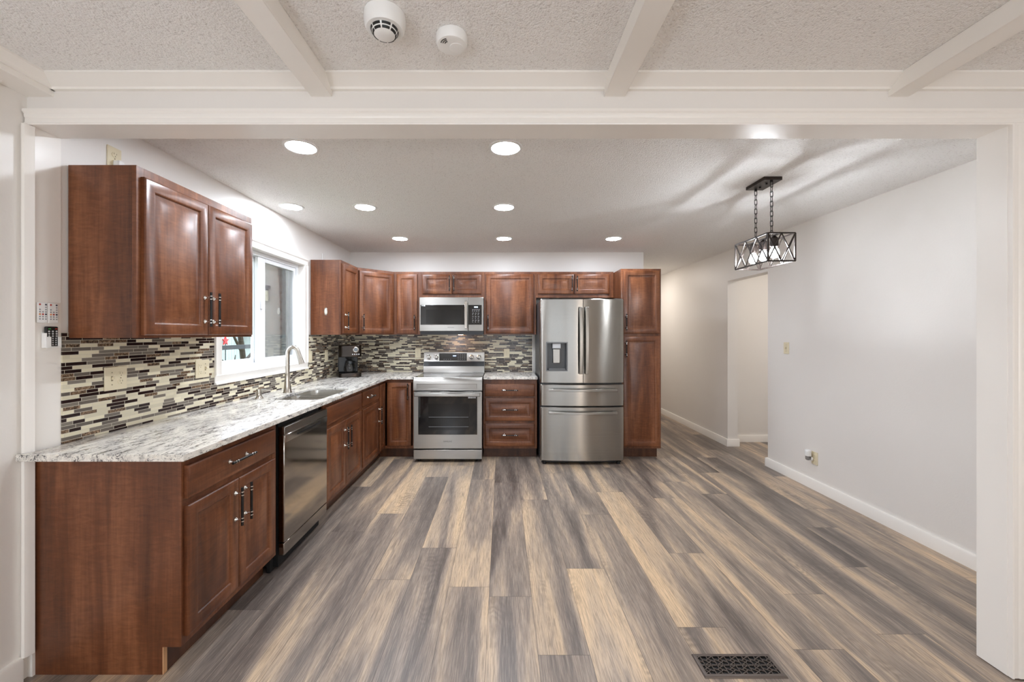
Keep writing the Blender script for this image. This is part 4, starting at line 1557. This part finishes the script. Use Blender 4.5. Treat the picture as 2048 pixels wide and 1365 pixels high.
# smoke detectors
t = thing('smoke_detector', 'larger domed smoke detector with dark slots, left of the pair', 'smoke detector', (-.384, 1.345, CE))
MB().lathe((0, 0, 0), [(.066, -.0005), (.067, -.018), (.064, -.040), (.058, -.050), (.042, -.052)], 40).build('base', 'white_plastic', t, world=False)
dm_ = MB().lathe((0, -.004, -.050), [(.045, 0), (.040, -.010), (.032, -.019), (.020, -.024), (.006, -.0245)], 36).build('sensor_dome', 'white_plastic', t, world=False)
mb = MB()
for r_, z, hw_ in ((.0425, -.0555, .0032), (.0365, -.0645, .0030)):
    for k in range(8):
        a0 = R(45 * k + 4)
        a1 = R(45 * k + 41)
        vs_ = []
        fs = []
        for i in range(7):
            a = a0 + (a1 - a0) * i / 6
            for rr, zz in ((r_ + .0022, z + hw_), (r_ + .0002, z - hw_), (r_ - .004, z - hw_), (r_ - .004, z + hw_)):
                vs_.append((rr * math.cos(a), rr * math.sin(a) - .004, zz))
        for i in range(6):
            for j in range(4):
                fs.append((i * 4 + j, i * 4 + (j + 1) % 4, i * 4 + 4 + (j + 1) % 4, i * 4 + 4 + j))
        fs += [(3, 2, 1, 0), (24, 25, 26, 27)]
        mb.add(vs_, fs)
mb.build('vent_slots', 'black_plastic', dm_, world=False)
t = thing('smoke_detector', 'smaller flat smoke alarm with sound slots, right of the pair', 'smoke detector', (-.176, 1.438, CE))
MB().lathe((0, 0, 0), [(.054, -.0005), (.055, -.010), (.055, -.026), (.050, -.034), (.044, -.036)], 40).build('base', 'white_plastic', t, world=False)
MB().lathe((.016, .008, -.0355), [(.025, 0), (.025, -.0022), (.021, -.0032)], 28).build('test_button', 'white_plastic', t, world=False)
mb = MB()
for k, r_ in enumerate((.012, .019, .026)):
    mb.tube([(-.010 + r_ * math.cos(R(195 + 65 * i / 8)), -.012 + r_ * math.sin(R(195 + 65 * i / 8)), -.0364) for i in range(9)], .0016, 6)
mb.build('sound_slots', 'dark_grey_plastic', t, world=False)

# floor register
t = thing('floor_register', 'black lattice floor register in the plank floor', 'floor vent', (1.003, 1.743, 0))
gx0, gx1, gy0, gy1 = .833, 1.174, 1.68, 1.806
mb = MB()
e = .017
prof = [(0, .0005), (.003, .006), (.006, .0075), (e, .0065)]
vs_, fs = [], []
for ins, z in prof:
    vs_ += [(gx0 + ins, gy0 + ins, z), (gx1 - ins, gy0 + ins, z), (gx1 - ins, gy1 - ins, z), (gx0 + ins, gy1 - ins, z)]
for i in range(len(prof) - 1):
    for j in range(4):
        fs.append((i * 4 + j, i * 4 + (j + 1) % 4, i * 4 + 4 + (j + 1) % 4, i * 4 + 4 + j))
mb.add(vs_, fs)
mb.build('frame', 'register_metal', t)
MB().box(gx0 + .004, gx1 - .004, gy0 + .004, gy1 - .004, .0004, .0012).build('duct_dark_plate', 'dark_gap', t)  # flat black plate in place of the shaded duct below
mb = MB()
ix0, ix1, iy0, iy1 = gx0 + e - .002, gx1 - e + .002, gy0 + e - .002, gy1 - e + .002
zb, wz = .0045, .0035


def gbar(p, q, wd=.0034):
    # clip a lattice bar to the opening
    (xa, ya), (xb, yb2) = p, q
    t0_, t1_ = 0.0, 1.0
    for d_, lo, hi, s0 in ((xb - xa, ix0, ix1, xa), (yb2 - ya, iy0, iy1, ya)):
        if abs(d_) < 1e-9:
            if s0 < lo or s0 > hi:
                return
            continue
        u, v = (lo - s0) / d_, (hi - s0) / d_
        t0_, t1_ = max(t0_, min(u, v)), min(t1_, max(u, v))
    if t1_ - t0_ < 1e-4:
        return
    mb.bar((xa + (xb - xa) * t0_, ya + (yb2 - ya) * t0_, zb), (xa + (xb - xa) * t1_, ya + (yb2 - ya) * t1_, zb), wd, wz)


cw = (ix1 - ix0) / 6
ch = (iy1 - iy0) / 2
for r_ in range(2):
    for k in range(-1, 7):
        cx = ix0 + cw * (k + .5 + .5 * (r_ % 2)) - .01
        cy = iy0 + ch * (r_ + .5)
        a, b = .011, .009
        hexa = [(cx - a, cy), (cx, cy + b), (cx + a, cy), (cx, cy - b)]
        for i in range(4):
            gbar(hexa[i], hexa[(i + 1) % 4])
        gbar((cx - a, cy), (cx - cw / 2, cy + ch * .16)); gbar((cx + a, cy), (cx + cw / 2, cy - ch * .16))
        gbar((cx - cw / 2, iy0 + ch * r_), (cx - cw / 2, iy0 + ch * (r_ + 1)))
        gbar((cx, cy + b), (cx, cy + ch / 2)); gbar((cx, cy - b), (cx, cy - ch / 2))
        gbar((cx, cy + b), (cx + cw / 2, cy + ch / 2)); gbar((cx, cy - b), (cx - cw / 2, cy - ch / 2))
gbar((ix0, (iy0 + iy1) / 2), (ix1, (iy0 + iy1) / 2), .004)
mb.build('grille', 'register_metal', t)

# ------------------------------------------------------------------ outside the kitchen window
struct(MB().box(-30, -2.1, -6, 30, -.4, -.3), 'ground', 'grass', 'lawn outside the window', 'ground')
t = thing('board_fence', 'white vertical board fence outside the window', 'fence', (-7.0, 11.0, -.3))
mb = MB()
y = 5.0
while y < 16:
    mb.box(-7.02, -7.0, y, y + .098, -.3, 2.1)
    y += .106
mb.build('boards', 'fence_white', t)
MB().box(-7.06, -7.025, 5.0, 16.0, -.28, 2.06).build('gap_sheet', 'fence_gap', t)  # one solid dark sheet, darkens the lines between the boards
t = thing('porch_railing', 'black metal railing outside the window', 'railing', (-4.2, 6.6, -.3))
MB().box(-4.23, -4.17, 4.9, 9.6, 1.172, 1.237).build('top_rail', 'rail_black', t)
for y in (5.2, 7.17, 9.3):
    MB().box(-4.22, -4.18, y, y + .04, -.3, 1.55).build('post', 'rail_black', t)
t = thing('bare_tree', 'bare dark tree branches in front of the white fence', 'tree', (-5.3, 8.3, -.3))
mb = MB()
rt = random.Random(5)
mb.tube([(-5.3, 8.65, -.3), (-5.3, 8.6, .5), (-5.3, 8.4, .9), (-5.25, 8.2, 1.5), (-5.2, 8.1, 2.3)], [.07, .06, .055, .045, .03], 8)
for p, q, r_ in (((-5.3, 8.45, .85), (-5.2, 7.6, .55), .035), ((-5.3, 8.45, .85), (-5.2, 9.0, 1.30), .03), ((-5.3, 8.3, 1.1), (-5.25, 7.7, 1.6), .028),
                 ((-5.2, 7.6, .55), (-5.2, 7.25, .85), .022), ((-5.25, 7.9, .66), (-5.2, 7.5, 1.0), .018), ((-5.2, 8.8, 1.15), (-5.2, 9.1, .9), .018),
                 ((-5.2, 8.9, 1.22), (-5.2, 9.3, 1.7), .018), ((-5.25, 8.0, .70), (-5.2, 8.0, 1.0), .014), ((-5.3, 8.6, .6), (-5.2, 8.9, .95), .02)):
    m1 = (Vector(p) + Vector(q)) / 2 + Vector((0, rt.uniform(-.08, .08), rt.uniform(-.06, .06)))
    mb.tube([p, m1, q], [r_, r_ * .8, r_ * .5], 7)
mb.build('branches', 'bark', t)
t = thing('garden_star', 'red star ornament by the white fence', 'ornament', (-6.9, 10.25, -.3))
pts = []
for i in range(10):
    a = R(90 + 36 * i)
    r_ = .12 if i % 2 == 0 else .05
    pts.append((10.25 + r_ * math.cos(a), 1.24 + r_ * math.sin(a)))
vs_ = [(-6.93, y, z) for y, z in pts] + [(-6.90, y, z) for y, z in pts]
MB().add(vs_, [(i, (i + 1) % 10, 10 + (i + 1) % 10, 10 + i) for i in range(10)] + [tuple(range(9, -1, -1)), tuple(range(10, 20))]).build('star', 'ornament_red', t)
MB().cyl((-6.915, 10.25, -.3), (-6.915, 10.25, 1.2), .01, 8).build('stake', 'rail_black', t)
t = thing('blue_tarp', 'blue tarp hung on a post by the white fence', 'tarp', (-6.6, 11.2, -.3))
MB().box(-6.62, -6.58, 10.95, 11.6, 1.16, 2.1).build('sheet', 'tarp_blue', t, bevel=.008)
MB().cyl((-6.66, 11.3, -.3), (-6.66, 11.3, 2.1), .04, 10).build('post', 'rail_black', t)
# projecting wing of the house seen through the right pane
t = thing('house_wing', 'pale house wall seen through the right window pane', 'house wall', (-2.7, 5.7, -.3))
MB().box(-3.40, -3.03, 5.6, 5.75, -.3, 3.0).build('stucco_panel', 'stucco', t)
MB().box(-2.99, -2.945, 5.58, 5.75, -.3, 3.0).build('corner_board', 'fence_white', t)
MB().box(-2.945, -2.11, 5.6, 5.75, -.3, 3.0).build('siding', 'grey_siding', t)
mb = MB().box(-3.03, -2.99, 5.605, 5.75, -.3, 3.0, 0)
for i in range(26):
    z = -.2 + i * .12
    mb.box(-3.028, -2.996, 5.598, 5.606, z, z + .03, 1)
mb.build('slotted_track', ['stucco', 'fence_gap'], t)
t = thing('porch_lantern', 'small lantern on the pale wall outside', 'lantern', (-3.2, 5.57, 1.9))
MB().box(-3.24, -3.16, 5.53, 5.598, 2.03, 2.07).box(-3.21, -3.19, 5.55, 5.598, 2.0, 2.03).build('bracket', 'rail_black', t)
MB().cyl((-3.2, 5.56, 1.86), (-3.2, 5.56, 2.0), .03, 12).build('shade', 'ivory_plastic', t)
